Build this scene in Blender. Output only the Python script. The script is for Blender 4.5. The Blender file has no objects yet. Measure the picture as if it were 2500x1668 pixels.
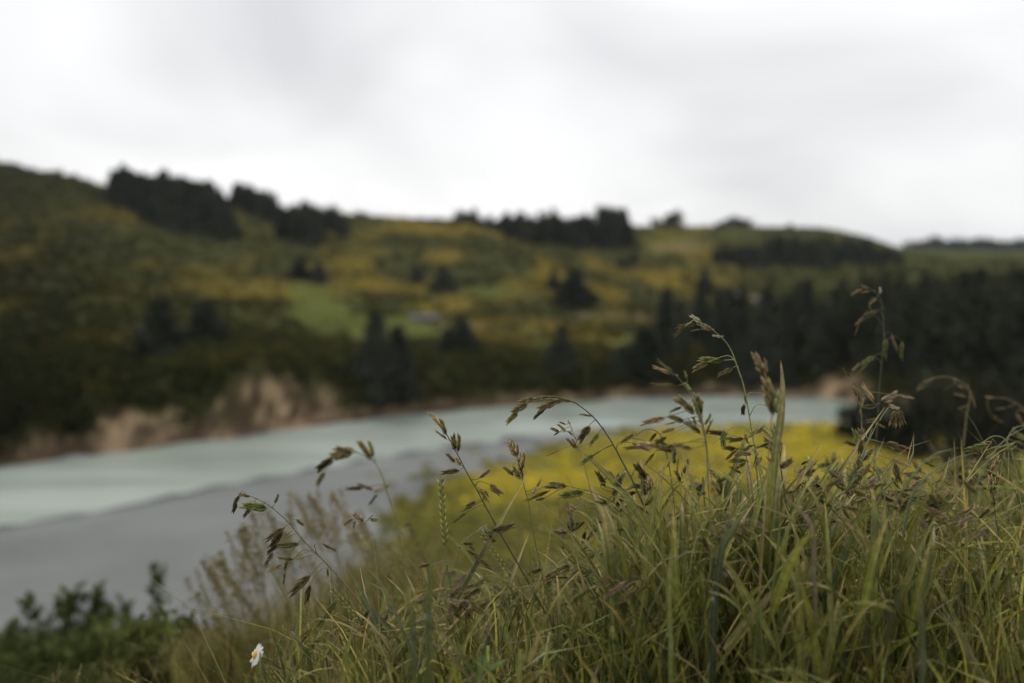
import bpy, math, random
import numpy as np
from mathutils import Vector, Matrix

# ------------------------------------------------------------------ camera / world / sun / exposure
SC = bpy.context.scene
F = 35.0 / 36.0 * 2500.0            # focal length in photo pixels
CZ = 25.0                           # camera height above the river
PITCH = math.atan2(214.0, F)
SP, CP = math.sin(PITCH), math.cos(PITCH)
CAM = np.array([0.0, 0.0, CZ])

cam_d = bpy.data.cameras.new('camera')
cam = bpy.data.objects.new('camera', cam_d)
SC.collection.objects.link(cam)
cam.location = (0, 0, CZ)
cam.rotation_euler = (math.pi / 2 - PITCH, 0, 0)
cam_d.lens = 35.0
cam_d.sensor_width = 36.0
cam_d.clip_start = 0.05
cam_d.clip_end = 30000.0
cam_d.dof.use_dof = True
cam_d.dof.focus_distance = 1.10
cam_d.dof.aperture_fstop = 2.7
SC.camera = cam

SUN_EL, SUN_AZ = math.radians(52), math.radians(-28)     # azimuth from +Y towards +X
w = bpy.data.worlds.new('World')
SC.world = w
w.use_nodes = True
nt = w.node_tree
nt.nodes.clear()
def N(t, kind, **kw):
    n = t.nodes.new(kind)
    for k, v in kw.items():
        setattr(n, k, v)
    return n
wo = N(nt, 'ShaderNodeOutputWorld')
bg = N(nt, 'ShaderNodeBackground')
sky = N(nt, 'ShaderNodeTexSky', sky_type='NISHITA', sun_disc=False)
sky.sun_elevation = SUN_EL
sky.sun_rotation = SUN_AZ
sky.air_density = 1.0
sky.dust_density = 2.0
tc = N(nt, 'ShaderNodeTexCoord')
sep = N(nt, 'ShaderNodeSeparateXYZ')
nt.links.new(tc.outputs['Generated'], sep.inputs[0])
zz = N(nt, 'ShaderNodeMath', operation='MAXIMUM'); zz.inputs[1].default_value = 0.0
nt.links.new(sep.outputs[2], zz.inputs[0])
za = N(nt, 'ShaderNodeMath', operation='ADD'); za.inputs[1].default_value = 0.45
nt.links.new(zz.outputs[0], za.inputs[0])
dv = N(nt, 'ShaderNodeVectorMath', operation='DIVIDE')
cb = N(nt, 'ShaderNodeCombineXYZ')
for i in range(3):
    nt.links.new(za.outputs[0], cb.inputs[i])
nt.links.new(tc.outputs['Generated'], dv.inputs[0])
nt.links.new(cb.outputs[0], dv.inputs[1])
mp = N(nt, 'ShaderNodeMapping')
mp.inputs['Location'].default_value = (0.0, 6.5, 0.0)
mp.inputs['Scale'].default_value = (1.5, 1.5, 0.0)
nt.links.new(dv.outputs[0], mp.inputs[0])
cn = N(nt, 'ShaderNodeTexNoise'); cn.inputs['Scale'].default_value = 1.0
cn.inputs['Detail'].default_value = 3.0; cn.inputs['Roughness'].default_value = 0.48
cn.inputs['Distortion'].default_value = 0.5
nt.links.new(mp.outputs[0], cn.inputs[0])
cr = N(nt, 'ShaderNodeValToRGB')
cr.color_ramp.elements[0].position = 0.30; cr.color_ramp.elements[0].color = (6.6, 6.62, 6.75, 1)
cr.color_ramp.elements[1].position = 0.62; cr.color_ramp.elements[1].color = (9.6, 9.6, 9.6, 1)
nt.links.new(cn.outputs['Fac'], cr.inputs[0])
mx = N(nt, 'ShaderNodeMix', data_type='RGBA'); mx.inputs['Factor'].default_value = 0.93
nt.links.new(sky.outputs[0], mx.inputs['A'])
nt.links.new(cr.outputs[0], mx.inputs['B'])
nt.links.new(mx.outputs['Result'], bg.inputs[0])
bg.inputs[1].default_value = 0.10
nt.links.new(bg.outputs[0], wo.inputs[0])

sun_d = bpy.data.lights.new('sun', 'SUN')
sun = bpy.data.objects.new('sun', sun_d)
SC.collection.objects.link(sun)
sun_d.energy = 1.5
sun_d.angle = math.radians(14)
sun_d.color = (1.0, 0.94, 0.84)
sv = Vector((math.cos(SUN_EL) * math.sin(SUN_AZ), math.cos(SUN_EL) * math.cos(SUN_AZ), math.sin(SUN_EL)))
sun.rotation_euler = (-sv).to_track_quat('-Z', 'Y').to_euler()
sun.location = (0, 0, 80)

SC.view_settings.view_transform = 'Standard'
SC.view_settings.look = 'None'
SC.view_settings.exposure = 0.18
SC.view_settings.gamma = 1.0
SC.view_settings.use_curve_mapping = False
SC.cycles.max_bounces = 5
SC.cycles.diffuse_bounces = 3
SC.cycles.volume_bounces = 0
SC.cycles.use_adaptive_sampling = True
SC.cycles.adaptive_threshold = 0.025
SC.cycles.transparent_max_bounces = 4
SC.cycles.use_denoising = True

# ------------------------------------------------------------------ helpers
R = np.random.default_rng(7)
random.seed(7)
COL = SC.collection

def dirv(px, py):
    dx = (np.asarray(px, float) - 1250.0) / F
    dy = -(np.asarray(py, float) - 834.0) / F
    return np.stack(np.broadcast_arrays(dx, CP + dy * SP, -SP + dy * CP), -1)

def pix(px, py, s):
    """world point at view depth s that the photo shows at (px, py)"""
    return CAM + np.asarray(s, float)[..., None] * dirv(px, py)

def unpix(P):
    P = np.asarray(P, float) - CAM
    s = P[..., 1] * CP - P[..., 2] * SP
    u = P[..., 1] * SP + P[..., 2] * CP
    s = np.maximum(s, 1e-3)
    return 1250.0 + F * P[..., 0] / s, 834.0 - F * u / s, s

def ground_depth(py, z=0.0):
    return (CZ - z) / (SP + (np.asarray(py, float) - 834.0) / F * CP)

_LAT = R.random((256, 256))
def vnoise(x, y):
    x = np.asarray(x, float); y = np.asarray(y, float)
    xi = np.floor(x).astype(int); yi = np.floor(y).astype(int)
    fx = x - xi; fy = y - yi
    fx = fx * fx * (3 - 2 * fx); fy = fy * fy * (3 - 2 * fy)
    a = _LAT[xi & 255, yi & 255]; b = _LAT[(xi + 1) & 255, yi & 255]
    c = _LAT[xi & 255, (yi + 1) & 255]; d = _LAT[(xi + 1) & 255, (yi + 1) & 255]
    return (a * (1 - fx) + b * fx) * (1 - fy) + (c * (1 - fx) + d * fx) * fy
def fbm(x, y, o=4):
    t = 0; a = 0.5; n = 0
    for i in range(o):
        t = t + a * vnoise(x + 17.3 * i, y + 5.1 * i); n += a
        x = x * 2.03; y = y * 2.03; a *= 0.5
    return t / n
def sstep(a, b, x):
    t = np.clip((np.asarray(x, float) - a) / (b - a), 0, 1)
    return t * t * (3 - 2 * t)

def mesh(name, V, Fc, col=None, mat=None, smooth=False):
    me = bpy.data.meshes.new(name)
    V = np.asarray(V, np.float32)
    if isinstance(Fc, np.ndarray):
        k = Fc.shape[1]; nf = len(Fc)
        loops = Fc.astype(np.int32).ravel()
        starts = np.arange(0, nf * k, k, dtype=np.int32)
    else:
        nf = len(Fc)
        loops = np.array([i for f in Fc for i in f], np.int32)
        ln = np.array([len(f) for f in Fc], np.int32)
        starts = np.concatenate([[0], np.cumsum(ln)[:-1]]).astype(np.int32)
    me.vertices.add(len(V)); me.vertices.foreach_set('co', V.ravel())
    me.loops.add(len(loops)); me.loops.foreach_set('vertex_index', loops)
    me.polygons.add(nf); me.polygons.foreach_set('loop_start', starts)
    if smooth:
        me.polygons.foreach_set('use_smooth', np.ones(nf, bool))
    me.update(calc_edges=True)
    if col is not None:
        a = me.color_attributes.new('Col', 'FLOAT_COLOR', 'POINT')
        c = np.ones((len(V), 4), np.float32); c[:, :3] = col
        a.data.foreach_set('color', c.ravel())
    if mat is not None:
        me.materials.append(mat)
    me.validate()
    return me

def obj(name, me, parent=None, loc=None, rot=None, scale=None, mat=None):
    o = bpy.data.objects.new(name, me)
    COL.objects.link(o)
    if parent is not None: o.parent = parent
    if loc is not None: o.location = [float(v) for v in loc]
    if rot is not None: o.rotation_euler = rot
    if scale is not None: o.scale = scale if hasattr(scale, '__len__') else (scale,) * 3
    return o
def tag(o, label, cat=None, group=None, kind=None):
    if label: o['label'] = label
    if cat: o['category'] = cat
    if group: o['group'] = group
    if kind: o['kind'] = kind
    return o
def thing(name, label, cat, loc=(0, 0, 0), group=None, rot=None, scale=None):
    return tag(obj(name, None, None, loc, rot, scale), label, cat, group, 'thing')

class MB:
    def __init__(s): s.v = []; s.f = []; s.c = []; s.n = 0
    def add(s, V, Fc, C):
        V = np.asarray(V, float); C = np.asarray(C, float)
        if C.ndim == 1: C = np.tile(C, (len(V), 1))
        s.v.append(V); s.c.append(C)
        s.f.extend([tuple(i + s.n for i in f) for f in Fc]); s.n += len(V)
    def build(s, name, mat, smooth=False):
        return mesh(name, np.concatenate(s.v), s.f, np.concatenate(s.c), mat, smooth)

def curve(P, n):
    """Catmull-Rom resample of a polyline"""
    P = np.asarray(P, float)
    if len(P) == 2:
        return P[0] + np.linspace(0, 1, n)[:, None] * (P[1] - P[0])
    Q = np.vstack([2 * P[0] - P[1], P, 2 * P[-1] - P[-2]])
    t = np.linspace(0, len(P) - 1 - 1e-6, n); i = t.astype(int); u = (t - i)[:, None]
    a, b, c, d = Q[i], Q[i + 1], Q[i + 2], Q[i + 3]
    return 0.5 * (2 * b + (c - a) * u + (2 * a - 5 * b + 4 * c - d) * u * u + (3 * b - a - 3 * c + d) * u ** 3)

def tube(mb, P, r, col, k=5):
    P = np.asarray(P, float); n = len(P)
    r = np.broadcast_to(np.asarray(r, float), (n,))
    T = np.gradient(P, axis=0); T /= np.linalg.norm(T, axis=1)[:, None] + 1e-12
    ref = np.array([0.31, 0.9, 0.2]); 
    A = np.cross(T, ref); A /= np.linalg.norm(A, axis=1)[:, None] + 1e-12
    B = np.cross(T, A)
    th = np.arange(k) * 2 * math.pi / k
    V = P[:, None] + r[:, None, None] * (np.cos(th)[None, :, None] * A[:, None] + np.sin(th)[None, :, None] * B[:, None])
    V = V.reshape(-1, 3)
    fc = [(i * k + j, i * k + (j + 1) % k, (i + 1) * k + (j + 1) % k, (i + 1) * k + j) for i in range(n - 1) for j in range(k)]
    C = np.asarray(col, float)
    if C.ndim == 2 and len(C) == n: C = np.repeat(C, k, axis=0)
    mb.add(V, fc, C)

def ribbon(mb, P, wid, col, side, fold=0.25, rib=1.35):
    """folded leaf blade along P: five verts across, paler midrib"""
    P = np.asarray(P, float); n = len(P)
    wid = np.broadcast_to(np.asarray(wid, float), (n,))
    T = np.gradient(P, axis=0); T /= np.linalg.norm(T, axis=1)[:, None] + 1e-12
    S = np.asarray(side, float)
    S = S - T * (T * S).sum(1)[:, None]; S /= np.linalg.norm(S, axis=1)[:, None] + 1e-12
    Nn = np.cross(T, S)
    W = wid[:, None]
    V = np.stack([P - S * W / 2, P - S * W * .26 + Nn * W * fold * .35, P + Nn * W * fold, P + S * W * .26 + Nn * W * fold * .35, P + S * W / 2], 1).reshape(-1, 3)
    fc = []
    for i in range(n - 1):
        a = 5 * i
        fc += [(a + j, a + j + 1, a + j + 6, a + j + 5) for j in range(4)]
    C = np.asarray(col, float)
    if C.ndim == 1: C = np.tile(C, (n, 1))
    C = C[:, None, :] * np.array([1.12, .82, rib, .82, 1.12])[None, :, None]
    mb.add(V, fc, C.reshape(-1, 3))

# ------------------------------------------------------------------ materials
def new_mat(name):
    m = bpy.data.materials.new(name); m.use_nodes = True
    t = m.node_tree; t.nodes.clear()
    return m, t, N(t, 'ShaderNodeOutputMaterial')

def leaf_mat(name, rough=0.55, transl=0.3, spec=0.3, nscale=120.0, namp=0.35, objrand=0.0, gain=1.0):
    m, t, out = new_mat(name)
    at = N(t, 'ShaderNodeAttribute', attribute_name='Col')
    tcn = N(t, 'ShaderNodeTexCoord')
    no = N(t, 'ShaderNodeTexNoise'); no.inputs['Scale'].default_value = nscale; no.inputs['Detail'].default_value = 3
    t.links.new(tcn.outputs['Object'], no.inputs[0])
    mr = N(t, 'ShaderNodeMapRange')
    mr.inputs[1].default_value = 0.3; mr.inputs[2].default_value = 0.7
    mr.inputs[3].default_value = (1 - namp) * gain; mr.inputs[4].default_value = (1 + namp) * gain
    t.links.new(no.outputs['Fac'], mr.inputs[0])
    val = mr.outputs[0]
    if objrand:
        oi = N(t, 'ShaderNodeObjectInfo')
        m2 = N(t, 'ShaderNodeMapRange'); m2.inputs[3].default_value = 1 - objrand; m2.inputs[4].default_value = 1 + objrand
        t.links.new(oi.outputs['Random'], m2.inputs[0])
        mu = N(t, 'ShaderNodeMath', operation='MULTIPLY')
        t.links.new(val, mu.inputs[0]); t.links.new(m2.outputs[0], mu.inputs[1]); val = mu.outputs[0]
    vs = N(t, 'ShaderNodeVectorMath', operation='SCALE')
    t.links.new(at.outputs['Color'], vs.inputs[0]); t.links.new(val, vs.inputs['Scale'])
    pr = N(t, 'ShaderNodeBsdfPrincipled')
    pr.inputs['Roughness'].default_value = rough
    pr.inputs['Specular IOR Level'].default_value = spec
    t.links.new(vs.outputs[0], pr.inputs['Base Color'])
    if transl:
        tr = N(t, 'ShaderNodeBsdfTranslucent'); t.links.new(vs.outputs[0], tr.inputs[0])
        ms = N(t, 'ShaderNodeMixShader'); ms.inputs[0].default_value = transl
        t.links.new(pr.outputs[0], ms.inputs[1]); t.links.new(tr.outputs[0], ms.inputs[2])
        t.links.new(ms.outputs[0], out.inputs[0])
    else:
        t.links.new(pr.outputs[0], out.inputs[0])
    return m

M_BLADE = leaf_mat('grass_blade', 0.45, 0.30, 0.28, 180, 0.3)
M_STEM = leaf_mat('grass_stem', 0.5, 0.0, 0.3, 200, 0.25)
M_SPIKE = leaf_mat('spikelet', 0.6, 0.42, 0.25, 8, 0.25, 0.3)
M_PETAL = leaf_mat('petal', 0.6, 0.25, 0.2, 60, 0.08)
M_BUSH = leaf_mat('scrub', 0.9, 0.12, 0.0, 0.5, 0.1)
M_SHRUB = leaf_mat('shrub_leaf', 0.7, 0.3, 0.08, 4, 0.3)
M_CONE = leaf_mat('conifer_needles', 0.9, 0.0, 0.0, 0.7, 0.35, 0.25)
M_BARK = leaf_mat('bark', 0.9, 0.0, 0.05, 3, 0.3)
M_PAINT = leaf_mat('painted_boards', 0.7, 0.0, 0.2, 2, 0.12)

def ground_mat(name, nscale, amp, bump, rough=0.95, spec=0.0):
    m, t, out = new_mat(name)
    at = N(t, 'ShaderNodeAttribute', attribute_name='Col')
    tcn = N(t, 'ShaderNodeTexCoord')
    no = N(t, 'ShaderNodeTexNoise'); no.inputs['Scale'].default_value = nscale; no.inputs['Detail'].default_value = 6
    t.links.new(tcn.outputs['Object'], no.inputs[0])
    mr = N(t, 'ShaderNodeMapRange'); mr.inputs[1].default_value = 0.3; mr.inputs[2].default_value = 0.7
    mr.inputs[3].default_value = 1 - amp; mr.inputs[4].default_value = 1 + amp
    t.links.new(no.outputs['Fac'], mr.inputs[0])
    vs = N(t, 'ShaderNodeVectorMath', operation='SCALE')
    t.links.new(at.outputs['Color'], vs.inputs[0]); t.links.new(mr.outputs[0], vs.inputs['Scale'])
    pr = N(t, 'ShaderNodeBsdfPrincipled'); pr.inputs['Roughness'].default_value = rough
    pr.inputs['Specular IOR Level'].default_value = spec
    t.links.new(vs.outputs[0], pr.inputs['Base Color'])
    bp = N(t, 'ShaderNodeBump'); bp.inputs['Strength'].default_value = 0.6; bp.inputs['Distance'].default_value = bump
    t.links.new(no.outputs['Fac'], bp.inputs['Height']); t.links.new(bp.outputs[0], pr.inputs['Normal'])
    t.links.new(pr.outputs[0], out.inputs[0])
    return m
M_HILL = ground_mat('hill_ground', 0.25, 0.3, 0.6)
M_BANK = ground_mat('bank_soil', 1.5, 0.3, 0.15)
M_GRAVEL = ground_mat('river_gravel', 1.2, 0.07, 0.06, 0.85, 0.1)

def water_mat():
    m, t, out = new_mat('glacial_water')
    tcn = N(t, 'ShaderNodeTexCoord')
    mp = N(t, 'ShaderNodeMapping'); mp.inputs['Rotation'].default_value = (0, 0, math.radians(-35))
    mp.inputs['Scale'].default_value = (0.10, 0.4, 1)
    t.links.new(tcn.outputs['Object'], mp.inputs[0])
    n1 = N(t, 'ShaderNodeTexNoise'); n1.inputs['Scale'].default_value = 0.35; n1.inputs['Detail'].default_value = 4
    t.links.new(mp.outputs[0], n1.inputs[0])
    cr = N(t, 'ShaderNodeValToRGB')
    cr.color_ramp.elements[0].position = 0.36; cr.color_ramp.elements[0].color = (0.155, 0.195, 0.165, 1)
    cr.color_ramp.elements[1].position = 0.62; cr.color_ramp.elements[1].color = (0.275, 0.315, 0.285, 1)
    t.links.new(n1.outputs['Fac'], cr.inputs[0])
    n2 = N(t, 'ShaderNodeTexNoise'); n2.inputs['Scale'].default_value = 2.2; n2.inputs['Detail'].default_value = 4
    t.links.new(mp.outputs[0], n2.inputs[0])
    bp = N(t, 'ShaderNodeBump'); bp.inputs['Strength'].default_value = 0.5; bp.inputs['Distance'].default_value = 0.35
    t.links.new(n2.outputs['Fac'], bp.inputs['Height'])
    pr = N(t, 'ShaderNodeBsdfPrincipled'); pr.inputs['Roughness'].default_value = 0.35
    pr.inputs['IOR'].default_value = 1.33
    t.links.new(cr.outputs[0], pr.inputs['Base Color']); t.links.new(bp.outputs[0], pr.inputs['Normal'])
    t.links.new(pr.outputs[0], out.inputs[0])
    return m
M_WATER = water_mat()

# ------------------------------------------------------------------ far side of the river: hills and terraces
PXK = np.array([-3000, -600, 0, 300, 600, 900, 1200, 1500, 1800, 2000, 2100, 2200, 2300, 2500, 3100, 5000], float)
YS = np.array([1330, 1210, 1137, 1100, 1064, 1024, 994, 974, 967, 972, 985, 1000, 1005, 1010, 1020, 1040], float)
BANK = np.array([6, 6, 6, 7.5, 9.5, 6.5, 5.5, 5, 5, 5, 5, 5, 5, 5, 5, 5], float)           # bank height, m
S3 = np.array([200, 200, 195, 200, 215, 225, 240, 250, 260, 260, 260, 260, 260, 260, 260, 260], float)
Y3 = np.array([820, 810, 800, 800, 800, 805, 810, 810, 800, 780, 760, 750, 745, 740, 740, 740], float)
S4 = np.array([300, 300, 300, 305, 315, 320, 340, 360, 400, 420, 430, 440, 440, 440, 440, 440], float)
Y4 = np.array([640, 640, 640, 640, 655, 665, 675, 675, 665, 655, 655, 652, 648, 645, 645, 645], float)
SR = np.array([430, 430, 430, 440, 450, 460, 480, 520, 560, 600, 640, 800, 1500, 1600, 1600, 1600], float)
YR = np.array([250, 330, 392, 462, 500, 526, 538, 551, 551, 556, 572, 606, 610, 611, 611, 611], float)
PXG = np.concatenate([np.arange(-3000, -300, 60), np.arange(-300, 2800, 10), np.arange(2800, 5000, 60)]).astype(float)
RELG = np.concatenate([np.linspace(0.9, 1.2, 46), np.geomspace(1.2, 6.0, 130)[1:], np.geomspace(6.0, 40, 20)[1:]])
def zray(py, s): return CZ + s * (-SP - (py - 834.0) / F * CP)
DS = ground_depth(np.interp(PXG, PXK, YS)) + 2.0 * (fbm(PXG / 60.0, PXG * 0 + 3) - 0.5) * 2
ZT = np.zeros((len(PXG), len(RELG)))
for i, px in enumerate(PXG):
    g = lambda a: float(np.interp(px, PXK, a))
    ds = DS[i]; bank = g(BANK) * (0.8 + 0.4 * float(fbm(px / 80.0, 9.0)))
    s3, s4, sr = g(S3), g(S4), g(SR)
    zr = zray(g(YR), sr)
    ks = [ds * 0.88, ds * 0.985, ds * 1.0, ds * 1.012, ds * 1.05, max(s3, ds * 1.2), s4, sr * 0.97, sr * 1.03, sr * 1.3, 3000, 9000]
    kz = [-3.5, -0.6, 0.0, 0.7, bank, zray(g(Y3), s3), zray(g(Y4), s4), zr - 0.6, zr, zr - 5 if sr < 700 else zr + 1, 30, 32]
    if sr > 700: ks[9] = max(ks[9], sr * 1.2); 
    srow = RELG * ds
    acc = 0
    for k in (0.97, 0.99, 1.0, 1.01, 1.03):
        ww = np.where(srow < ds * 1.12, 1.0, k)
        acc = acc + np.interp(srow * ww, ks, kz)
    ZT[i] = acc / 5
SG = RELG[None, :] * DS[:, None]
DIRG = np.stack([(PXG - 1250) / F, np.full_like(PXG, CP), np.full_like(PXG, 0)], -1)
# horizontal position: depth s along the view axis, height z known
def ground_xy(px, s, z):
    u = (z - CZ + s * SP) / CP                    # up component of the view frame
    return (px - 1250) / F * s, s * CP + u * SP
XG, YG = ground_xy(PXG[:, None], SG, ZT)
amp = sstep(1.1, 1.6, RELG)[None, :] * (1 - 0.75 * sstep(0.85, 1.0, SG / np.interp(PXG, PXK, SR)[:, None]))
ZT = ZT + amp * ((fbm(XG / 45.0, YG / 45.0) - 0.5) * 9 + (fbm(XG / 12.0 + 9, YG / 12.0) - 0.5) * 2.0)
edge = sstep(1.002, 1.012, RELG)[None, :] * (1 - sstep(1.10, 1.2, RELG))[None, :]
ZT = ZT + edge * (fbm(XG / 4.0, YG / 4.0) - 0.5) * 3.6
XG, YG = ground_xy(PXG[:, None], SG, ZT)
LREL = np.log(RELG)
def zfar(px, s):
    px = np.asarray(px, float); s = np.asarray(s, float)
    fi = np.interp(px, PXG, np.arange(len(PXG))); i = np.clip(fi.astype(int), 0, len(PXG) - 2); u = fi - i
    ds = np.interp(px, PXG, DS)
    fj = np.interp(np.log(np.maximum(s / ds, 0.9)), LREL, np.arange(len(RELG))); j = np.clip(fj.astype(int), 0, len(RELG) - 2); v = fj - j
    return (ZT[i, j] * (1 - u) + ZT[i + 1, j] * u) * (1 - v) + (ZT[i, j + 1] * (1 - u) + ZT[i + 1, j + 1] * u) * v
def far_point(px, s):
    z = zfar(px, s); x, y = ground_xy(px, s, z)
    return np.stack(np.broadcast_arrays(x, y, z), -1)
def hit(px, py, s0=None):
    """first point of the far ground that the photo shows at (px, py)"""
    ds = float(np.interp(px, PXG, DS))
    s = np.geomspace(ds * 1.0 if s0 is None else s0, 2600, 900)
    d = zfar(np.full_like(s, px), s) - zray(py, s)
    k = np.argmax(d >= 0)
    return float(s[k]) if d[k] >= 0 else float(np.interp(px, PXK, SR))

PXm, PYm, _ = unpix(np.stack([XG, YG, ZT], -1))
PXm = np.broadcast_to(PXG[:, None], PYm.shape)

def blob(px, py, cx, cy, rx, ry, soft=0.55):
    d = np.sqrt(((px - cx) / rx) ** 2 + ((py - cy) / ry) ** 2)
    return 1 - sstep(1 - soft, 1 + soft, d)
def paddock_mask(px, py):
    """grazed green pastures, kept free of scrub"""
    px = px + (fbm(px / 40.0, py / 25.0, 2) - .5) * 70; py = py + (fbm(px / 50.0 + 9, py / 25.0, 2) - .5) * 40
    m = blob(px, py, 800, 762, 85, 38)
    for a in ((760, 715, 55, 30), (985, 800, 120, 34), (890, 800, 110, 36), (1560, 840, 120, 18), (1330, 850, 70, 14), (1180, 715, 60, 10),
              (1650, 590, 120, 30), (1800, 570, 60, 18), (2380, 622, 220, 13), (1430, 590, 30, 14), (1300, 800, 40, 8)):
        m = np.maximum(m, blob(px, py, *a) * (0.9 if a[1] > 690 else 0.45))
    return m
CLIFFS = [(160, 1095, 120, 24), (400, 1070, 140, 26), (560, 1040, 100, 30), (645, 975, 85, 62), (770, 1000, 60, 45), (305, 1055, 80, 48), (410, 1030, 35, 25), (90, 1085, 60, 32), (250, 1085, 40, 20), (700, 1020, 90, 40),
          (960, 985, 50, 26), (2060, 960, 70, 50), (1990, 985, 50, 20), (545, 985, 20, 20), (490, 1070, 120, 12), (900, 1025, 120, 12)]
def cliff_mask(px, py):
    m = 0
    for a in CLIFFS: m = np.maximum(m, blob(px, py, *a, 0.45))
    return m
def gorse_field(x, y, px, py):
    n = fbm(x / 55.0 + 3, y / 55.0, 3); n2 = fbm(x / 14.0, y / 22.0 + 7, 3)
    n3 = fbm(x / 11.0 + 31, y / 30.0 + 2, 2)
    base = sstep(0.42, 0.62, n * 0.30 + n2 * 0.38 + n3 * 0.32)
    band = sstep(420 + 60 * (1 - sstep(200, 600, px)), 540, py) * (1 - sstep(800, 900, py)) * (1 - sstep(1650, 1900, px))
    lft = 0.35 + 0.65 * sstep(200, 700, px + (700 - py) * 0.5)
    return base * band * lft
grs = gorse_field(XG, YG, PXm, PYm)
pad = paddock_mask(PXm, PYm); clf = cliff_mask(PXm, PYm)
n1 = fbm(XG / 20.0, YG / 20.0)[..., None]
hc = (1 - n1) * np.array([0.040, 0.045, 0.018]) + n1 * np.array([0.066, 0.066, 0.025])
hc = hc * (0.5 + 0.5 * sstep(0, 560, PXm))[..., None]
hc = hc * (1 - grs[..., None]) + grs[..., None] * np.array([0.14, 0.108, 0.024])
hc = hc * (1 - pad[..., None]) + pad[..., None] * np.array([0.080, 0.092, 0.025]) * (0.6 + 0.8 * n1)
cn_ = fbm(XG / 2.5, YG / 2.5 + ZT / 2)[..., None]
clay = np.array([0.07, 0.05, 0.03]) + sstep(.42, .66, cn_) * np.array([0.33, 0.24, 0.14])
cm = (clf * sstep(0.30, 0.46, fbm(XG / 4.0 + 4, YG / 4.0, 3) + 0.10 * clf))[..., None]
strand = (sstep(0.99, 1.0, RELG) * (1 - sstep(1.012, 1.02, RELG)))[None, :, None]
cm = np.maximum(cm, strand * 0.75 * np.ones_like(cm))
hc = hc * (1 - cm) + cm * (clay * (1 - 0.4 * strand) + strand * 0.4 * np.array([.12, .075, .055]))
for a in ((1655, 605, 70, 10), (1560, 770, 220, 4), (1180, 790, 130, 5), (1300, 825, 60, 6)):         # bare scars and tracks
    b = (blob(PXm, PYm, *a, 0.5) * 0.55)[..., None]
    hc = hc * (1 - b) + b * np.array([0.20, 0.15, 0.10])
ni, nj = ZT.shape
idx = np.arange(ni * nj).reshape(ni, nj)
FQ = np.stack([idx[:-1, :-1], idx[1:, :-1], idx[1:, 1:], idx[:-1, 1:]], -1).reshape(-1, 4)
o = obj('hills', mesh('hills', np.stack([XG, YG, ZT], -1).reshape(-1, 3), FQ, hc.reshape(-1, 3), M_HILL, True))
tag(o, 'rolling river hills with orange gorse and dark scrub', kind='structure')

# ------------------------------------------------------------------ near side: bank top, slope, gravel bar, flower flat
EPX = np.array([-4000, -600, 0, 150, 300, 500, 700, 900, 1050, 1250, 1450, 1700, 2000, 2300, 2800, 5000], float)
EPY = np.array([1600, 1420, 1294, 1266, 1243, 1202, 1162, 1124, 1102, 1076, 1058, 1047, 1040, 1052, 1090, 1150], float)
DE = ground_depth(EPY)
def z_near(x, y):
    x = np.asarray(x, float); y = np.asarray(y, float)
    s = np.maximum(y * CP + CZ * SP, 2.0)
    px = np.clip(1250 + F * x / s, -4000, 5000)
    d = np.interp(px, EPX, DE) - s + (fbm(x / 6.0, y / 6.0) - 0.5) * 3
    flat = np.clip(d * 0.03, -2.5, 0.6) + 0.7 * sstep(0, 1.4, d) + (fbm(x / 9.0, y / 9.0) - 0.5) * 0.35 * sstep(2, 10, d)
    ye = np.clip(1.75 + 0.62 * x, 1.05, 4.2)
    drop = np.maximum(y - ye, 0)
    hill = 24.22 + 0.03 * np.clip(x, -2, 3) - drop * 0.62 * sstep(0, 1.5, drop) - np.maximum(-x - 6, 0) * 0.05
    hill = hill + (fbm(x / 1.3, y / 1.3) - 0.5) * 0.10 + (fbm(x / 7.0, y / 7.0) - 0.5) * 1.6 * sstep(3, 12, y)
    return np.maximum(flat, hill)
def warp(n, a, lo, hi):
    t = np.linspace(math.asinh(lo / a), math.asinh(hi / a), n); return a * np.sinh(t)
gx = warp(190, 3.0, -330, 330); gy = warp(210, 3.0, -40, 260)
XN, YN = np.meshgrid(gx, gy, indexing='ij')
ZN = z_near(XN, YN)
pxn, pyn, sn = unpix(np.stack([XN, YN, ZN], -1))
FB_Y = np.array([1000, 1060, 1078, 1112, 1150, 1190, 1260, 1330, 1668, 4000], float)
FB_X = np.array([1500, 1460, 1390, 1250, 1110, 1010, 960, 940, 900, 900], float)
def field_mask(px, py, x, y):
    """inside the flower flat (1) or on bare gravel (0)"""
    b = np.interp(py, FB_Y, FB_X)
    return sstep(-90, 110, px - b + (fbm(x / 5.0, y / 5.0) - 0.5) * 300)
onhill = sstep(0.8, 2.0, ZN)
fm = np.maximum(field_mask(pxn, pyn, XN, YN), onhill)
n1 = fbm(XN / 4.0, YN / 4.0)[..., None]
grav = (1 - n1) * np.array([0.132, 0.140, 0.139]) + n1 * np.array([0.176, 0.185, 0.183])
n2 = fbm(XN / 22.0 + 3, YN / 9.0)[..., None]
grav = grav * (0.70 + 0.6 * n2)
_s = np.maximum(YN * CP + CZ * SP, 2.0)
wet_shade_d = np.interp(np.clip(1250 + F * XN / _s, -4000, 5000), EPX, DE) - _s + (fbm(XN / 6.0, YN / 6.0) - 0.5) * 3
grav = grav * (1 - 0.68 * (1 - sstep(1.2, 4.2, wet_shade_d)))[..., None]          # damp strip along the waterline, darkened further to paint in the bank step's shade
turf = (1 - n1) * np.array([0.045, 0.05, 0.02]) + n1 * np.array([0.10, 0.095, 0.035])
fieldc = (1 - n1) * np.array([0.10, 0.10, 0.03]) + n1 * np.array([0.22, 0.19, 0.04])
gc = fieldc * (1 - onhill[..., None]) + turf * onhill[..., None]
V = np.stack([XN, YN, ZN], -1).reshape(-1, 3)
ni, nj = ZN.shape
idx = np.arange(ni * nj).reshape(ni, nj)
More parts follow.
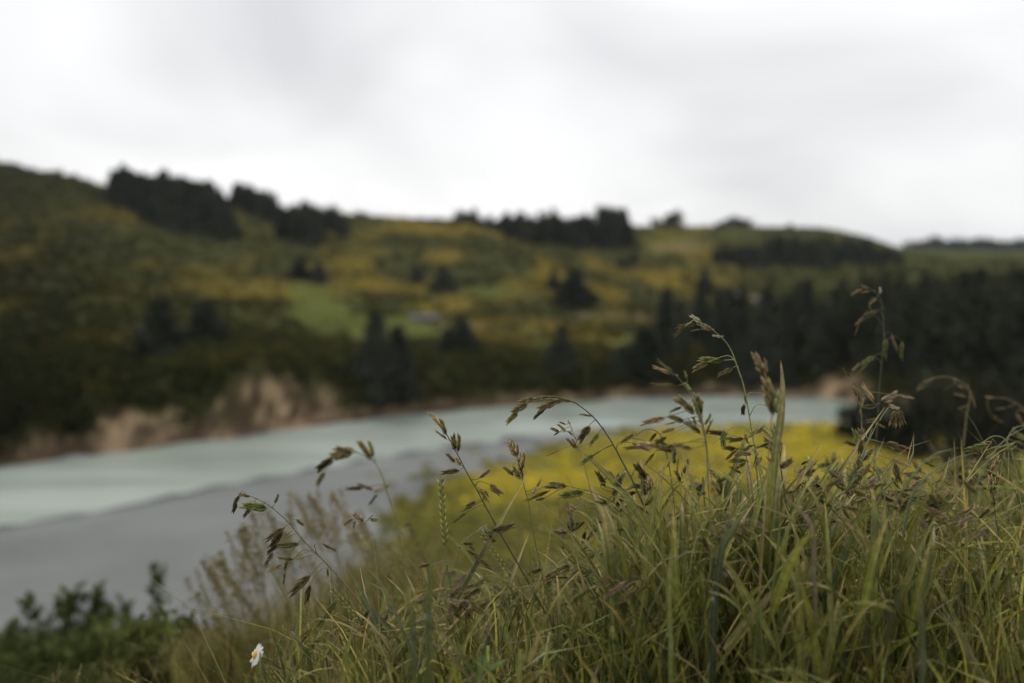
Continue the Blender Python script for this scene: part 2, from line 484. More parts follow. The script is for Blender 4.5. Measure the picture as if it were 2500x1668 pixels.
FQ = np.stack([idx[:-1, :-1], idx[1:, :-1], idx[1:, 1:], idx[:-1, 1:]], -1).reshape(-1, 4)
isg = fm.reshape(-1)[FQ].mean(1) < 0.5
def submesh(name, sel, cols, mat):
    f = FQ[sel]; u, inv = np.unique(f, return_inverse=True)
    return mesh(name, V[u], inv.reshape(-1, 4), cols.reshape(-1, 3)[u], mat, True)
tag(obj('gravel_bar', submesh('gravel_bar', isg, grav, M_GRAVEL)), 'smooth grey gravel bar beside the pale river', kind='structure')
tag(obj('riverbank', submesh('riverbank', ~isg, gc, M_BANK)), 'grassy near riverbank falling to the flower flat', kind='structure')

# water sheet
wx = np.linspace(-700, 700, 3); wy = np.linspace(-60, 420, 3)
WX, WY = np.meshgrid(wx, wy, indexing='ij')
idx = np.arange(9).reshape(3, 3)
WF = np.stack([idx[:-1, :-1], idx[1:, :-1], idx[1:, 1:], idx[:-1, 1:]], -1).reshape(-1, 4)
tag(obj('river', mesh('river', np.stack([WX, WY, WX * 0], -1).reshape(-1, 3), WF, None, M_WATER)), 'milky pale green glacial river', kind='structure')

# ------------------------------------------------------------------ leafy triangle clouds
def leafcloud(C, RAD, COLr, nt, flat=0.8, size=0.42, jit=0.3, rng=R):
    """C (n,3) centres, RAD (n,), COLr (n,3): nt small leaf faces through each bush"""
    n = len(C)
    d = rng.normal(size=(n, nt, 3)); d /= np.linalg.norm(d, axis=2)[..., None]
    d[..., 2] = np.abs(d[..., 2]) * 1.0 - 0.12
    lump = 0.75 + 0.5 * rng.random((n, nt, 1))
    P = C[:, None] + d * (rng.random((n, nt, 1)) ** 0.4) * lump * RAD[:, None, None] * np.array([1, 1, flat])
    a = rng.normal(size=(n, nt, 3)); b = rng.normal(size=(n, nt, 3))
    a /= np.linalg.norm(a, axis=2)[..., None]; b /= np.linalg.norm(b, axis=2)[..., None]
    sz = RAD[:, None, None] * size * (0.6 + 0.8 * rng.random((n, nt, 1)))
    V = np.stack([P - a * sz * 0.5, P + a * sz * 0.5, P + b * sz * 0.9], 2).reshape(-1, 3)
    c = COLr[:, None, :] * (1 - jit + 2 * jit * rng.random((n, nt, 1)))
    c = np.repeat(c.reshape(-1, 3), 3, axis=0)
    return V, np.arange(len(V)).reshape(-1, 3), c

def mixc(a, b, t):
    t = np.asarray(t, float)[..., None]
    return (1 - t) * np.array(a) + t * np.array(b)

# scrub and gorse over the far hillside
n = 26000
px = R.uniform(-260, 2760, n)
ds = np.interp(px, PXG, DS); sr = np.minimum(np.interp(px, PXK, SR), 700)
u = R.random(n)
s = np.where(R.random(n) < 0.30, ds * R.uniform(1.015, 1.30, n), np.exp(np.log(ds * 1.1) + (np.log(sr * 1.0) - np.log(ds * 1.1)) * u))
P = far_point(px, s)
qx, qy, _ = unpix(P)
keep = (R.random(n) > paddock_mask(qx, qy) * 1.25) & (R.random(n) > cliff_mask(qx, qy + 12) * 1.4)
px, s, P, qx, qy = px[keep], s[keep], P[keep], qx[keep], qy[keep]
g = gorse_field(P[:, 0], P[:, 1], qx, qy)
lowbank = sstep(ds.min() * 0 + 840, 900, qy)
rad = R.uniform(0.55, 1.35, len(P)) * (1 + 0.5 * lowbank) * np.where(g > 0.5, 0.8, 1.0)
t = np.clip(g * 0.95 + R.normal(0.03, 0.14, len(P)), 0, 1)
c = mixc((0.040, 0.045, 0.017), (0.185, 0.138, 0.024), t)
grn = R.random(len(P)) < 0.15
c[grn & (t < 0.5)] = np.array([0.055, 0.068, 0.019])
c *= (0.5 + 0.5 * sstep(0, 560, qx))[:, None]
P[:, 2] += rad * 0.15
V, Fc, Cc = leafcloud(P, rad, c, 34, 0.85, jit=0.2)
tag(obj('scrub', mesh('scrub', V, Fc, Cc, M_BUSH)), 'dark scrub and orange flowering gorse covering the far hillside', 'scrub', kind='stuff')

# flowers on the near flat
n = 15000
pxr = R.uniform(780, 2750, n); sy = 1 / R.uniform(1 / 155.0, 1 / 50.0, n)
x = (pxr - 1250) / F * sy; y = (sy - CZ * SP) / CP
z = z_near(x, y)
P = np.stack([x, y, z], -1)
qx, qy, qs = unpix(P)
fmk = field_mask(qx, qy, x, y)
keep = (z > 0.25) & (z < 3.0) & (R.random(n) < np.maximum(fmk, 0.04 * (qx > 850))) & (qs < np.interp(qx, EPX, DE) - 2.0)
P, qx, qy, fmk = P[keep], qx[keep], qy[keep], fmk[keep]
b = np.interp(qy, FB_Y, FB_X)
yel = sstep(-10, 200, qx - b) * (1 - sstep(1170, 1275, qy)) * (0.55 + 0.45 * sstep(0.35, 0.6, fbm(P[:, 0] / 6, P[:, 1] / 6)))
t = np.clip(yel * 0.95 + R.normal(0, 0.25, len(P)), 0, 1)
c = mixc((0.19, 0.19, 0.055), (0.70, 0.575, 0.065), t)
rad = R.uniform(0.4, 0.85, len(P))
V, Fc, Cc = leafcloud(P, rad, c, 40, 0.6)
tag(obj('flowers', mesh('flowers', V, Fc, Cc, M_BUSH)), 'sheet of bright yellow flowers on the flat beside the river', 'flowers', kind='stuff')

# rough growth on the near slope
n = 5200
y = 1.6 + 38 * R.random(n) ** 1.6; x = R.uniform(-1, 1, n) * (3 + y * 0.75) + y * 0.08
z = z_near(x, y)
ye = np.clip(1.75 + 0.62 * x, 1.05, 4.2)
k = (y > ye + 1.5) & (z > 0.6)
x, y, z = x[k], y[k], z[k]
rad = np.clip(0.10 + 0.028 * y, 0.1, 0.75) * R.uniform(0.6, 1.3, len(x))
t = np.clip(R.normal(0.45, 0.3, len(x)) + 0.2 * np.sign(x), 0, 1)
c = mixc((0.05, 0.062, 0.024), (0.21, 0.175, 0.05), t)
V, Fc, Cc = leafcloud(np.stack([x, y, z + rad * .2], -1), rad, c, 60, 1.0, 0.3)
tag(obj('slope_growth', mesh('slope_growth', V, Fc, Cc, M_BUSH)), 'rough grass and weeds on the slope below the bank top', 'undergrowth', kind='stuff')

# ------------------------------------------------------------------ trees
def conifer_mesh(seed, width, power, H=1.0, n=300, low=0.04, ragged=0.25):
    rg = np.random.default_rng(seed)
    t = low + (1 - low) * rg.random(n) ** 1.15
    t[:12] = np.linspace(0.9, 1.0, 12)
    th = rg.random(n) * 2 * math.pi
    sect = 1 + ragged * np.sin(th * 2 + seed) * np.sin(t * 9 + seed) + rg.normal(0, ragged * 0.6, n)
    r = width * 0.5 * np.clip((1 - t) ** power, 0.02, None) * np.clip(sect, 0.35, 1.6)
    ra = r[:, None]
    out = np.stack([np.cos(th), np.sin(th), np.zeros(n)], -1)
    sidev = np.stack([-np.sin(th), np.cos(th), np.zeros(n)], -1)
    up = np.array([0, 0, 1.0])
    base = up * (t[:, None]) + out * ra * 0.08
    droop = (-0.28 + 0.45 * t)[:, None]
    tip = base + out * ra + up * ra * droop
    mid = base + out * ra * 0.55 + up * ra * (droop * 0.3)
    wv = (0.21 * ra + 0.012)
    V = [base, mid - sidev * wv - up * wv * 0.5, mid + sidev * wv - up * wv * 0.5, tip,
         mid + up * wv * 0.9, mid - up * wv * 1.4 + out * ra * 0.2]
    V = np.stack(V, 1).reshape(-1, 3)
    k = np.arange(n)[:, None] * 6
    Fc = np.concatenate([k + np.array([[0, 1, 4]]), k + np.array([[0, 4, 2]]), k + np.array([[1, 3, 4]]), k + np.array([[4, 3, 2]]), k + np.array([[1, 5, 3]]), k + np.array([[5, 2, 3]])])
    c = np.array([0.033, 0.037, 0.026]) * (0.7 + 0.7 * rg.random((n, 1)))
    c = np.repeat(c, 6, axis=0)
    # twig tips, broken outline
    m = n * 3
    j = rg.integers(0, n, m)
    q = base[j] + (tip[j] - base[j]) * (0.45 + 0.6 * rg.random((m, 1))) + rg.normal(0, 0.012, (m, 3))
    a = rg.normal(size=(m, 3)) * 0.022; b = out[j] * 0.03 + rg.normal(size=(m, 3)) * 0.018
    V2 = np.stack([q - a * 0.5, q + a * 0.5, q + b], 1).reshape(-1, 3)
    F2 = np.arange(m * 3).reshape(-1, 3) + len(V)
    c2 = np.repeat(np.array([0.040, 0.046, 0.030]) * (0.6 + 0.9 * rg.random((m, 1))), 3, axis=0)
    return mesh('conifer_crown', np.vstack([V, V2]), np.vstack([Fc, F2]), np.vstack([c, c2]), M_CONE)
def round_mesh(seed, width, n=700, col=(0.038, 0.043, 0.027), low=0.34):
    rg = np.random.default_rng(seed)
    nb = 9 if low > 0.2 else 16
    bc = np.stack([rg.normal(0, 0.20, nb) * width, rg.normal(0, 0.20, nb) * width, rg.uniform(low, 0.80, nb)], -1)
    br = rg.uniform(0.15, 0.26, nb) * np.minimum(width, 1.2)
    C = np.repeat(bc, n // nb, axis=0); RR = np.repeat(br, n // nb)
    d = rg.normal(size=C.shape); d /= np.linalg.norm(d, axis=1)[:, None]
    P = C + d * RR[:, None] * (rg.random((len(C), 1)) ** 0.35) * (0.8 + 0.4 * rg.random((len(C), 1)))
    P[:, 2] = np.clip(P[:, 2], 0.02, 1.0)
    a = rg.normal(size=P.shape) * 0.045; b = rg.normal(size=P.shape) * 0.055
    V = np.stack([P - a * .6, P + a * .6, P + b], 1).reshape(-1, 3)
    c = np.repeat(np.array(col) * (0.6 + 0.9 * rg.random((len(P), 1))), 3, axis=0)
    return mesh('tree_crown', V, np.arange(len(V)).reshape(-1, 3), c, M_CONE)
def trunk_mesh(limbs, seed):
    rg = np.random.default_rng(seed); mb = MB()
    z = np.linspace(-0.03, 0.93, 8)
    P = np.stack([rg.normal(0, 0.004, 8), rg.normal(0, 0.004, 8), z], -1)
    tube(mb, P, np.linspace(0.024, 0.003, 8), (0.06, 0.048, 0.038), 6)
    for i in range(limbs):
        t = rg.uniform(0.12, 0.75); th = rg.random() * 6.28; L = 0.2 * (1 - t) + 0.03
        b = np.array([0, 0, t]); e = b + L * np.array([math.cos(th), math.sin(th), rg.uniform(-.1, .5)])
        tube(mb, np.stack([b, (b + e) / 2 + [0, 0, .008], e]), np.array([0.008, 0.005, 0.002]), (0.055, 0.045, 0.035), 4)
    return mb.build('trunk', M_BARK)
CON = [conifer_mesh(11, 0.42, 0.62, n=420), conifer_mesh(12, 0.52, 0.58, n=420), conifer_mesh(13, 0.34, 0.66, n=420), conifer_mesh(14, 0.60, 0.5, ragged=0.35, n=420), conifer_mesh(15, 0.46, 0.56, ragged=0.4, n=420)]
LOWR = [round_mesh(24, 1.0, 1900, low=0.08), round_mesh(25, 1.2, 1900, low=0.08)]
RND = [round_mesh(21, 0.8), round_mesh(22, 1.0), round_mesh(23, 1.25, 800)]
TRK = [trunk_mesh(10, 31), trunk_mesh(14, 32)]
CW = [0.42, 0.52, 0.34, 0.60, 0.46]; RW = [0.8, 1.0, 1.25]
def tree(base, H, W, label, group=None, kind='conifer', name='conifer_tree', cat='conifer'):
    rnd = R.random()
    k = int(R.integers(0, 5)) if kind == 'conifer' else int(R.integers(0, 3)) if kind == 'round' else int(R.integers(0, 2))
    w0 = CW[k] if kind == 'conifer' else RW[k] if kind == 'round' else (1.0, 1.2)[k]
    e = thing(name, label, cat, base, group, rot=(0, 0, rnd * 6.28))
    sxy = W / w0
    obj('crown', (CON if kind == 'conifer' else RND if kind == 'round' else LOWR)[k], e, scale=(sxy, sxy, H))
    obj('trunk', TRK[k % 2], e, scale=(min(sxy, H) * 1.0, min(sxy, H) * 1.0, H * 0.97))
    return e
def tree_px(px, pyb, pyt, wpx, label, group=None, kind='conifer', s=None, **kw):
    s = hit(px, pyb) if s is None else s
    p = far_point(px, s)
    H = (pyb - pyt) / F * s; W = wpx / F * s * 1.12
    return tree(p - np.array([0, 0, 0.3]), H * 1.02, W, label, group, kind, **kw)

lone = [
 (392, 878, 728, 120, 'tall dark conifer on the left slope, larger of the left pair'),
 (500, 838, 735, 95, 'smaller dark conifer right of the tall left one on the slope'),
 (918, 968, 766, 92, 'tallest dark conifer by the far shore, left of its twin'),
 (972, 972, 803, 84, 'slightly shorter conifer touching the tallest one by the far shore'),
 (1095, 878, 800, 70, 'small conifer left of a pair beneath the grey shed'),
 (1130, 872, 780, 70, 'conifer right of a pair beneath the grey shed'),
 (1082, 708, 650, 58, 'dark conifer standing mid slope above the grey shed'),
 (1020, 690, 648, 34, 'small faint conifer left of the one above the shed'),
 (1352, 706, 655, 30, 'slim conifer just left of the broad mid-slope tree'),
 (1402, 742, 660, 82, 'broad dark conifer alone at mid slope, right of centre'),
 (732, 682, 630, 52, 'dark conifer at the top edge of the bright green paddock'),
 (778, 692, 640, 36, 'narrow conifer beside the paddock top tree'),
 (1352, 900, 835, 60, 'low conifer leaning on the left of the pointed far-shore tree'),
 (1372, 905, 798, 66, 'pointed conifer above the far shore at centre right'),
 (1575, 915, 805, 110, 'wide dark conifer above the far shore behind the grass heads'),
 (1520, 925, 850, 80, 'low round-topped conifer left of the wide far-shore one'),
 (1628, 758, 700, 44, 'small conifer beneath the dark line on the right slope'),
 (1720, 718, 655, 40, 'slim conifer at the left end of the right-hand woodland'),
 (575, 580, 540, 30, 'single small pine in the gap between the ridge plantations'),
 (1550, 640, 615, 26, 'small dark tree on the round knoll below the right ridge'),
 (1520, 652, 628, 30, 'low dark tree left of the one on the round knoll'),
]
for a in lone:
    tree_px(*a, group='conifers scattered over the far slope')

def block(n, x0, x1, topf, lowf, h0, h1, label, group, kind='conifer', wf=(0.42, 0.62), name='conifer_tree', cat='conifer', mix=0.0):
    """plantation block: bases between the crest line and the lower edge lowf(px)"""
    for i in range(n):
        px = x0 + (x1 - x0) * (i + R.random()) / n
        tp = topf(px) + abs(R.normal(0, 10)) - (13 if R.random() < 0.22 else 0)
        yr = float(np.interp(px, PXK, YR))
        lo = lowf(px); hi = max(yr + 3, tp + 24)
        s = hit(px, hi + (lo - hi) * R.random())
        p = far_point(px, s)
        H = min(R.uniform(h0, h1), max(zray(tp, s) - p[2], 3.0))
        kd = 'round' if R.random() < mix else kind
        tree(p - np.array([0, 0, .4]), H, H * R.uniform(*wf) * (1.15 if kd == 'round' else 1), label, group, kd, name=name, cat=cat)
I = np.interp
block(62, 275, 560, lambda x: I(x, [270, 300, 340, 400, 450, 490, 520, 560], [412, 407, 414, 424, 428, 436, 455, 468]), lambda x: I(x, [270, 330, 400, 470, 560], [492, 520, 555, 572, 588]), 12, 22,
      'pine packed in the large plantation on the left ridge', 'pines of the left ridge plantation', name='pine_tree', cat='pine')
block(50, 560, 852, lambda x: I(x, [560, 600, 640, 680, 760, 800, 850], [456, 452, 462, 490, 492, 502, 530]), lambda x: I(x, [560, 640, 700, 780, 850], [500, 540, 590, 602, 575]), 12, 19,
      'pine packed in the second plantation, right of the ridge gap', 'pines of the second ridge plantation', name='pine_tree', cat='pine', mix=0.25)
block(36, 1110, 1290, lambda x: I(x, [1110, 1150, 1290], [514, 518, 528]), lambda x: I(x, [1110, 1180, 1240, 1290], [542, 552, 585, 600]), 9, 14,
      'pine in the left half of the middle ridge wood', 'pines of the middle ridge wood', name='pine_tree', cat='pine')
block(44, 1280, 1540, lambda x: I(x, [1280, 1340, 1440, 1475, 1500, 1525, 1545], [524, 518, 520, 502, 497, 505, 545]), lambda x: I(x, [1280, 1350, 1450, 1540], [600, 600, 612, 600]), 10, 17,
      'pine in the taller right half of the middle ridge wood', 'pines of the middle ridge wood', name='pine_tree', cat='pine', mix=0.2)
block(80, 1740, 2205, lambda x: I(x, [1740, 1800, 1900, 2000, 2100, 2200], [600, 592, 580, 578, 586, 612]), lambda x: I(x, [1740, 1800, 2150, 2205], [645, 652, 652, 640]), 8, 13,
      'dark conifer in the long shelter belt below the right hilltop', 'conifers of the shelter belt', wf=(0.45, 0.7))
for i, (px, wd, top, lb) in enumerate([(1495, 60, 497, 'round-headed tree rising highest from the middle ridge wood'),
        (1608, 34, 530, 'lower left tree of the wind-swept ridge clump'), (1632, 36, 520, 'middle tree of the wind-swept ridge clump'), (1652, 32, 511, 'tallest right-hand tree of the wind-swept ridge clump'),
        (1765, 34, 534, 'left tree of the low round clump on the right ridge'), (1795, 44, 526, 'middle tree of the low round clump on the right ridge'), (1826, 34, 535, 'right tree of the low round clump on the right ridge'),
        (1930, 18, 545, 'tiny lone bush on the right-hand skyline'), (882, 26, 514, 'little round tree on the skyline right of the second plantation'),
        (140, 22, 412, 'small bush on the skyline at far left'), (172, 26, 428, 'second small bush on the left skyline'), (1125, 22, 512, 'small pointed tree on the skyline left of the middle wood'), (1150, 20, 514, 'small round tree at the left tip of the middle ridge wood')]):
    s = float(np.interp(px, PXK, SR)) * 0.985
    p = far_point(px, s); zt = zray(top, s)
    tree(p - np.array([0, 0, .4]), max(zt - p[2] + 0.4, 2.0), wd / F * s * 1.15, lb, 'skyline trees', 'low', name='broadleaf_tree', cat='tree')
# far tree line on the plain
for i in range(80):
    px = 2205 + 7.5 * i + R.normal(0, 4)
    s = 1500 + R.uniform(-60, 60)
    p = far_point(px, s)
    H = R.uniform(15, 21) * (0.75 if px < 2250 else 1)
    tree(p - np.array([0, 0, .5]), H, H * R.uniform(0.6, 0.9), 'distant tree in the thin shelter belt along the far plain', 'trees on the far plain', 'low' if R.random() < 0.75 else 'conifer', name='distant_tree', cat='tree')
# valley woodland on the right
for i in range(30):
    px = R.uniform(1620, 2040); pyb = R.uniform(800, 950); 
    s = hit(px, pyb); top = pyb - R.uniform(90, 150) - (pyb - 800) * 0.1
    tree_px(px, pyb, max(top, I(px, [1600, 1750, 1900, 2050], [745, 705, 690, 660])), R.uniform(45, 80), 'dark conifer of the valley wood behind the tallest grass heads', 'conifers of the valley wood', s=s)
for i in range(46):
    px = 1975 + (2720 - 1975) * (i + R.random()) / 46; s = R.uniform(178, 245)
    p = far_point(px, s)
    tp = I(px, [1970, 2040, 2100, 2200, 2300, 2420, 2500, 2600], [745, 690, 662, 655, 662, 648, 650, 640]) + R.uniform(0, 90) * (s < 215)
    H = zray(tp, s) - p[2]
    kd = 'conifer' if R.random() < 0.7 else 'round'
    tree(p - np.array([0, 0, .4]), H, H * R.uniform(0.38, 0.6), 'tall dark tree in the dense wood at the right edge', 'trees of the right-hand wood', kd, name='woodland_tree', cat='tree')
for i in range(30):
    px = 2050 + (2700 - 2050) * (i + R.random()) / 30; s = float(np.interp(px, PXG, DS)) * R.uniform(1.03, 1.14)
    p = far_point(px, s); H = R.uniform(9, 16)
    tree(p - np.array([0, 0, .4]), H, H * R.uniform(0.6, 0.85), 'dark bushy tree lining the far shore below the right-hand wood', 'shore trees of the right-hand wood', 'low', name='shore_tree', cat='tree')
# dark trees on the near flat, right, standing in front of the river bend
for (px, s, top, wd, lb) in [(2056, 131, 1020, 44, 'lowest dark bush at the left end of the river bend trees'), (2110, 128, 978, 90, 'dark bush where the river slips behind the right bank'), (2170, 122, 940, 110, 'dark willow right of the river bend bush'),
        (2250, 118, 925, 120, 'broad dark willow above the end of the yellow flat'), (2340, 112, 900, 130, 'big dark willow behind the arching far-right grass head'),
        (2440, 108, 910, 150, 'dark willow at the right edge behind the grass'), (2560, 105, 900, 150, 'dark willow just outside the right edge'), (2300, 135, 880, 130, 'tall dark willow behind the broad one at right'), (2400, 132, 870, 130, 'tall dark willow behind the biggest one near the right edge'), (2490, 95, 960, 130, 'low dark willow bush lowest at the right edge')]:
    z0 = float(z_near((px - 1250) / F * s, (s - CZ * SP) / CP))
    x, y = ground_xy(px, s, z0)
    H = zray(top, s) - z0
    tree((x, y, z0 - 0.2), H, wd / F * s * 1.2, lb, 'willows by the river bend', 'low', name='willow_tree', cat='willow')

# farm sheds far across the river
def shed(px, py, L, W, Hh, roofc, wallc, label, rz):
    s = hit(px, py); p = far_point(px, s)
    e = thing('farm_shed', label, 'shed', p, rot=(0, 0, rz))
    mb = MB(); a, b = L / 2, W / 2
    q = [(-a, -b, -.6), (a, -b, -.6), (a, b, -.6), (-a, b, -.6), (-a, -b, Hh), (a, -b, Hh), (a, b, Hh), (-a, b, Hh), (-a, 0, Hh + W * .22), (a, 0, Hh + W * .22)]
    mb.add(q, [(0, 1, 5, 4), (2, 3, 7, 6), (3, 0, 4, 8, 7), (1, 2, 6, 9, 5)], wallc); obj('wall', mb.build('wall', M_PAINT), e)
    mb = MB(); o_ = .35; hr = Hh + W * .22 + .06
    for sg in (-1, 1):
        y1 = sg * (b + o_); z1 = Hh - o_ * .44 + .06
        mb.add([(-a - o_, 0, hr), (a + o_, 0, hr), (a + o_, y1, z1), (-a - o_, y1, z1), (-a - o_, 0, hr + .08), (a + o_, 0, hr + .08), (a + o_, y1, z1 + .08), (-a - o_, y1, z1 + .08)],
               [(0, 1, 2, 3), (4, 5, 6, 7), (0, 1, 5, 4), (2, 3, 7, 6), (1, 2, 6, 5), (0, 3, 7, 4)], roofc)
    obj('roof', mb.build('roof', M_PAINT), e)
    def slab(nm, x0, x1, z0, z1, c, par, d=0.04):
        m = MB(); y0 = -b - d
        m.add([(x0, y0, z0), (x1, y0, z0), (x1, y0, z1), (x0, y0, z1), (x0, -b + .01, z0), (x1, -b + .01, z0), (x1, -b + .01, z1), (x0, -b + .01, z1)],
              [(0, 1, 2, 3), (0, 1, 5, 4), (1, 2, 6, 5), (2, 3, 7, 6), (3, 0, 4, 7)], c)
        return obj(nm, m.build(nm, M_PAINT), par)
    d_ = slab('door', -L * .08, L * .08, 0, Hh * .85, (.10, .09, .08), e)
    slab('handle', L * .05, L * .06, Hh * .4, Hh * .5, (.3, .3, .3), d_, 0.08)
    for k in (-.32, .32):
        f_ = slab('window', L * (k - .07), L * (k + .07), Hh * .35, Hh * .8, (.5, .5, .48), e, .05)
        slab('pane', L * (k - .055), L * (k + .055), Hh * .4, Hh * .75, (.05, .06, .07), f_, .065)
shed(1035, 784, 6.2, 3, 0.7, (.15, .145, .15), (.06, .055, .045), 'low grey-roofed farm shed at the end of the green paddock', 0.15)
shed(1798, 737, 4.5, 4, 2.2, (.26, .26, .28), (.36, .36, .36), 'small pale cottage half hidden in the valley wood', -0.2)
shed(1852, 745, 5, 4, 1.7, (.17, .14, .10), (.16, .13, .09), 'tan-roofed hut right of the pale cottage in the valley wood', 0.1)

# thin bluish air towards the hills, added mainly to lift the dark tones
hz, ht, hout = new_mat('haze_air')
pv = N(ht, 'ShaderNodeVolumePrincipled'); pv.inputs['Density'].default_value = 0.00005
pv.inputs['Color'].default_value = (0.86, 0.92, 1.0, 1)
ht.links.new(pv.outputs[0], hout.inputs['Volume'])
x0, x1, y0, y1, z0, z1 = -9000, 9000, -400, 9500, -6, 135
mb = MB(); mb.add([(x0, y0, z0), (x1, y0, z0), (x1, y1, z0), (x0, y1, z0), (x0, y0, z1), (x1, y0, z1), (x1, y1, z1), (x0, y1, z1)],
  [(0, 3, 2, 1), (4, 5, 6, 7), (0, 1, 5, 4), (1, 2, 6, 5), (2, 3, 7, 6), (3, 0, 4, 7)], (1, 1, 1))
tag(obj('haze', mb.build('haze', hz)), 'thin pale air added over the whole valley to lift its dark tones', kind='stuff')

# ------------------------------------------------------------------ shrubs below the bank edge (lower left)
def shoots_mesh(rg, hgt, spread, nsh, leafc, leaf=0.03, per=70, upright=0.8):
    mbS = MB(); Vs = []; Cs = []
    for i in range(nsh):
        th = rg.random() * 6.28; r0 = spread * 0.35 * rg.random() ** 0.5
        b = np.array([math.cos(th) * r0, math.sin(th) * r0, -0.1])
        h = hgt * rg.uniform(0.72, 1.02)
        lean = spread * 0.65 * rg.random() * (1.2 - upright * 0.5)
        e = b + np.array([math.cos(th) * lean, math.sin(th) * lean, h])
        m = (b + e) / 2 + np.array([math.cos(th), math.sin(th), 0]) * lean * 0.2 + rg.normal(0, 0.03, 3)
        P = curve([b, m, e], 7)
        tube(mbS, P, np.linspace(0.009, 0.002, 7), (0.05, 0.055, 0.025), 4)
        k = per
        t = 0.12 + 0.88 * rg.random(k) ** 0.8
        q = np.stack([np.interp(t, np.linspace(0, 1, 7), P[:, j]) for j in range(3)], -1)
        wob = np.minimum(0.07 * hgt, .06) * (1.15 - t)[:, None] + 0.012
        q = q + rg.normal(0, 1, (k, 3)) * wob * 0.6
        a = rg.normal(size=(k, 3)); a /= np.linalg.norm(a, axis=1)[:, None]
        bb = rg.normal(size=(k, 3)); bb[:, 2] += 0.6; bb /= np.linalg.norm(bb, axis=1)[:, None]
        L = leaf * rg.uniform(0.6, 1.3, (k, 1))
        Vs.append(np.stack([q, q + bb * L * .5 + a * L * .3, q + bb * L * 1.1, q + bb * L * .5 - a * L * .3], 1).reshape(-1, 3))
        Cs.append(np.repeat(np.array(leafc) * (0.6 + 0.8 * rg.random((k, 1))) * (0.8 + 0.4 * rg.random()), 4, axis=0))
    V = np.concatenate(Vs)
    return mbS.build('stems', M_STEM), mesh('foliage', V, np.arange(len(V)).reshape(-1, 4), np.concatenate(Cs), M_SHRUB)
def near_ground(px, s):
    x = (px - 1250) / F * s
    y = s * CP
    for _ in range(6):
        z = float(z_near(x, y)); u = (z - CZ + s * SP) / CP; y = s * CP + u * SP
    return np.array([x, y, z])
SHR = [ # px, depth, top py, width px, shoots, colour, leaf, label
 (60, 4.6, 1450, 130, 16, (.060, .072, .024), .05, 'dark leafy shrub in the bottom left corner below the bank'),
 (185, 4.4, 1372, 150, 20, (.064, .080, .025), .05, 'tall dark green shrub with upright shoots at lower left'),
 (300, 4.8, 1358, 190, 20, (.072, .090, .027), .05, 'upright shrub with open shoots right of the tall dark one'),
 (400, 3.6, 1450, 170, 40, (.13, .18, .034), .04, 'fresh bright green bush in front of the upright shrub'),
 (90, 3.2, 1570, 260, 50, (.060, .072, .024), .03, 'low dark bush under the tall shrubs near the left edge'),
 (290, 3.0, 1580, 260, 50, (.08, .10, .028), .03, 'low green bush filling the bottom left under the bright one'),
 (460, 3.1, 1540, 220, 50, (.10, .115, .03), .03, 'low mixed green bush left of the airy brown grasses'),
 (10, 3.8, 1500, 220, 60, (.055, .066, .022), .04, 'dark mid-height bush behind the low one at the left edge'),
 (150, 3.8, 1480, 240, 60, (.060, .075, .024), .04, 'leafy bush at the foot of the tall dark shrub'),
 (285, 3.9, 1465, 240, 60, (.072, .092, .026), .04, 'leafy bush between the tall shrub and the bright bush'),
 (500, 3.7, 1470, 200, 60, (.10, .11, .03), .04, 'olive bush where the shrubs meet the airy brown grasses'),
 (30, 2.4, 1615, 260, 44, (.060, .068, .025), .02, 'dark low growth at the very bottom left corner'),
 (210, 2.2, 1625, 260, 44, (.075, .084, .027), .02, 'short weedy bush at the bottom edge left of the daisy'),
 (400, 2.2, 1615, 260, 44, (.09, .10, .03), .02, 'short weedy bush just left of the daisy'),
]
for (px, s, top, spr, ns, lc, lf, lb) in SHR:
    g_ = near_ground(px, s)
    top_z = zray(top, s)
    e = thing('shrub', lb, 'shrub', g_, 'shrubs below the bank edge')
    rg = np.random.default_rng(int(px * 7 + s * 10))
    ms, mf = shoots_mesh(rg, max(top_z - g_[2], 0.4), spr / F * s * .75, ns, np.array(lc) * 1.3, lf, 260)
    obj('stems', ms, e); obj('foliage', mf, e)

# ------------------------------------------------------------------ grass flower parts
def lance(L, Wd, T, tipw=0.0):
    """boat-shaped scale along +Z: base, margins, keel front/back, tip"""
    V = np.array([(0, 0, 0), (-Wd / 2, 0, L * .42), (0, T, L * .42), (Wd / 2, 0, L * .42), (0, -T, L * .42), (0, 0, L)])
    Fc = [(0, 1, 2), (0, 2, 3), (0, 3, 4), (0, 4, 1), (1, 5, 2), (2, 5, 3), (3, 5, 4), (4, 5, 1)]
    return V, Fc
def rotY(V, a):
    c, s_ = math.cos(a), math.sin(a)
    return np.stack([V[:, 0] * c + V[:, 2] * s_, V[:, 1], -V[:, 0] * s_ + V[:, 2] * c], -1)
PAL = {  # keel, margin, tip
 'green': ((.32, .34, .11), (.13, .16, .045), (.42, .40, .18)),
 'olive': ((.40, .34, .13), (.15, .125, .045), (.50, .40, .18)),
 'tan':   ((.56, .43, .20), (.24, .17, .075), (.64, .52, .29)),
 'dark':  ((.26, .21, .09), (.085, .068, .030), (.36, .28, .12)),  # darker brown-olive, paints in the shade on backlit and hanging spikelets
 'pink':  ((.52, .40, .26), (.24, .17, .105), (.58, .46, .32)),
 'pale':  ((.68, .61, .47), (.40, .34, .24), (.72, .66, .53)),
}
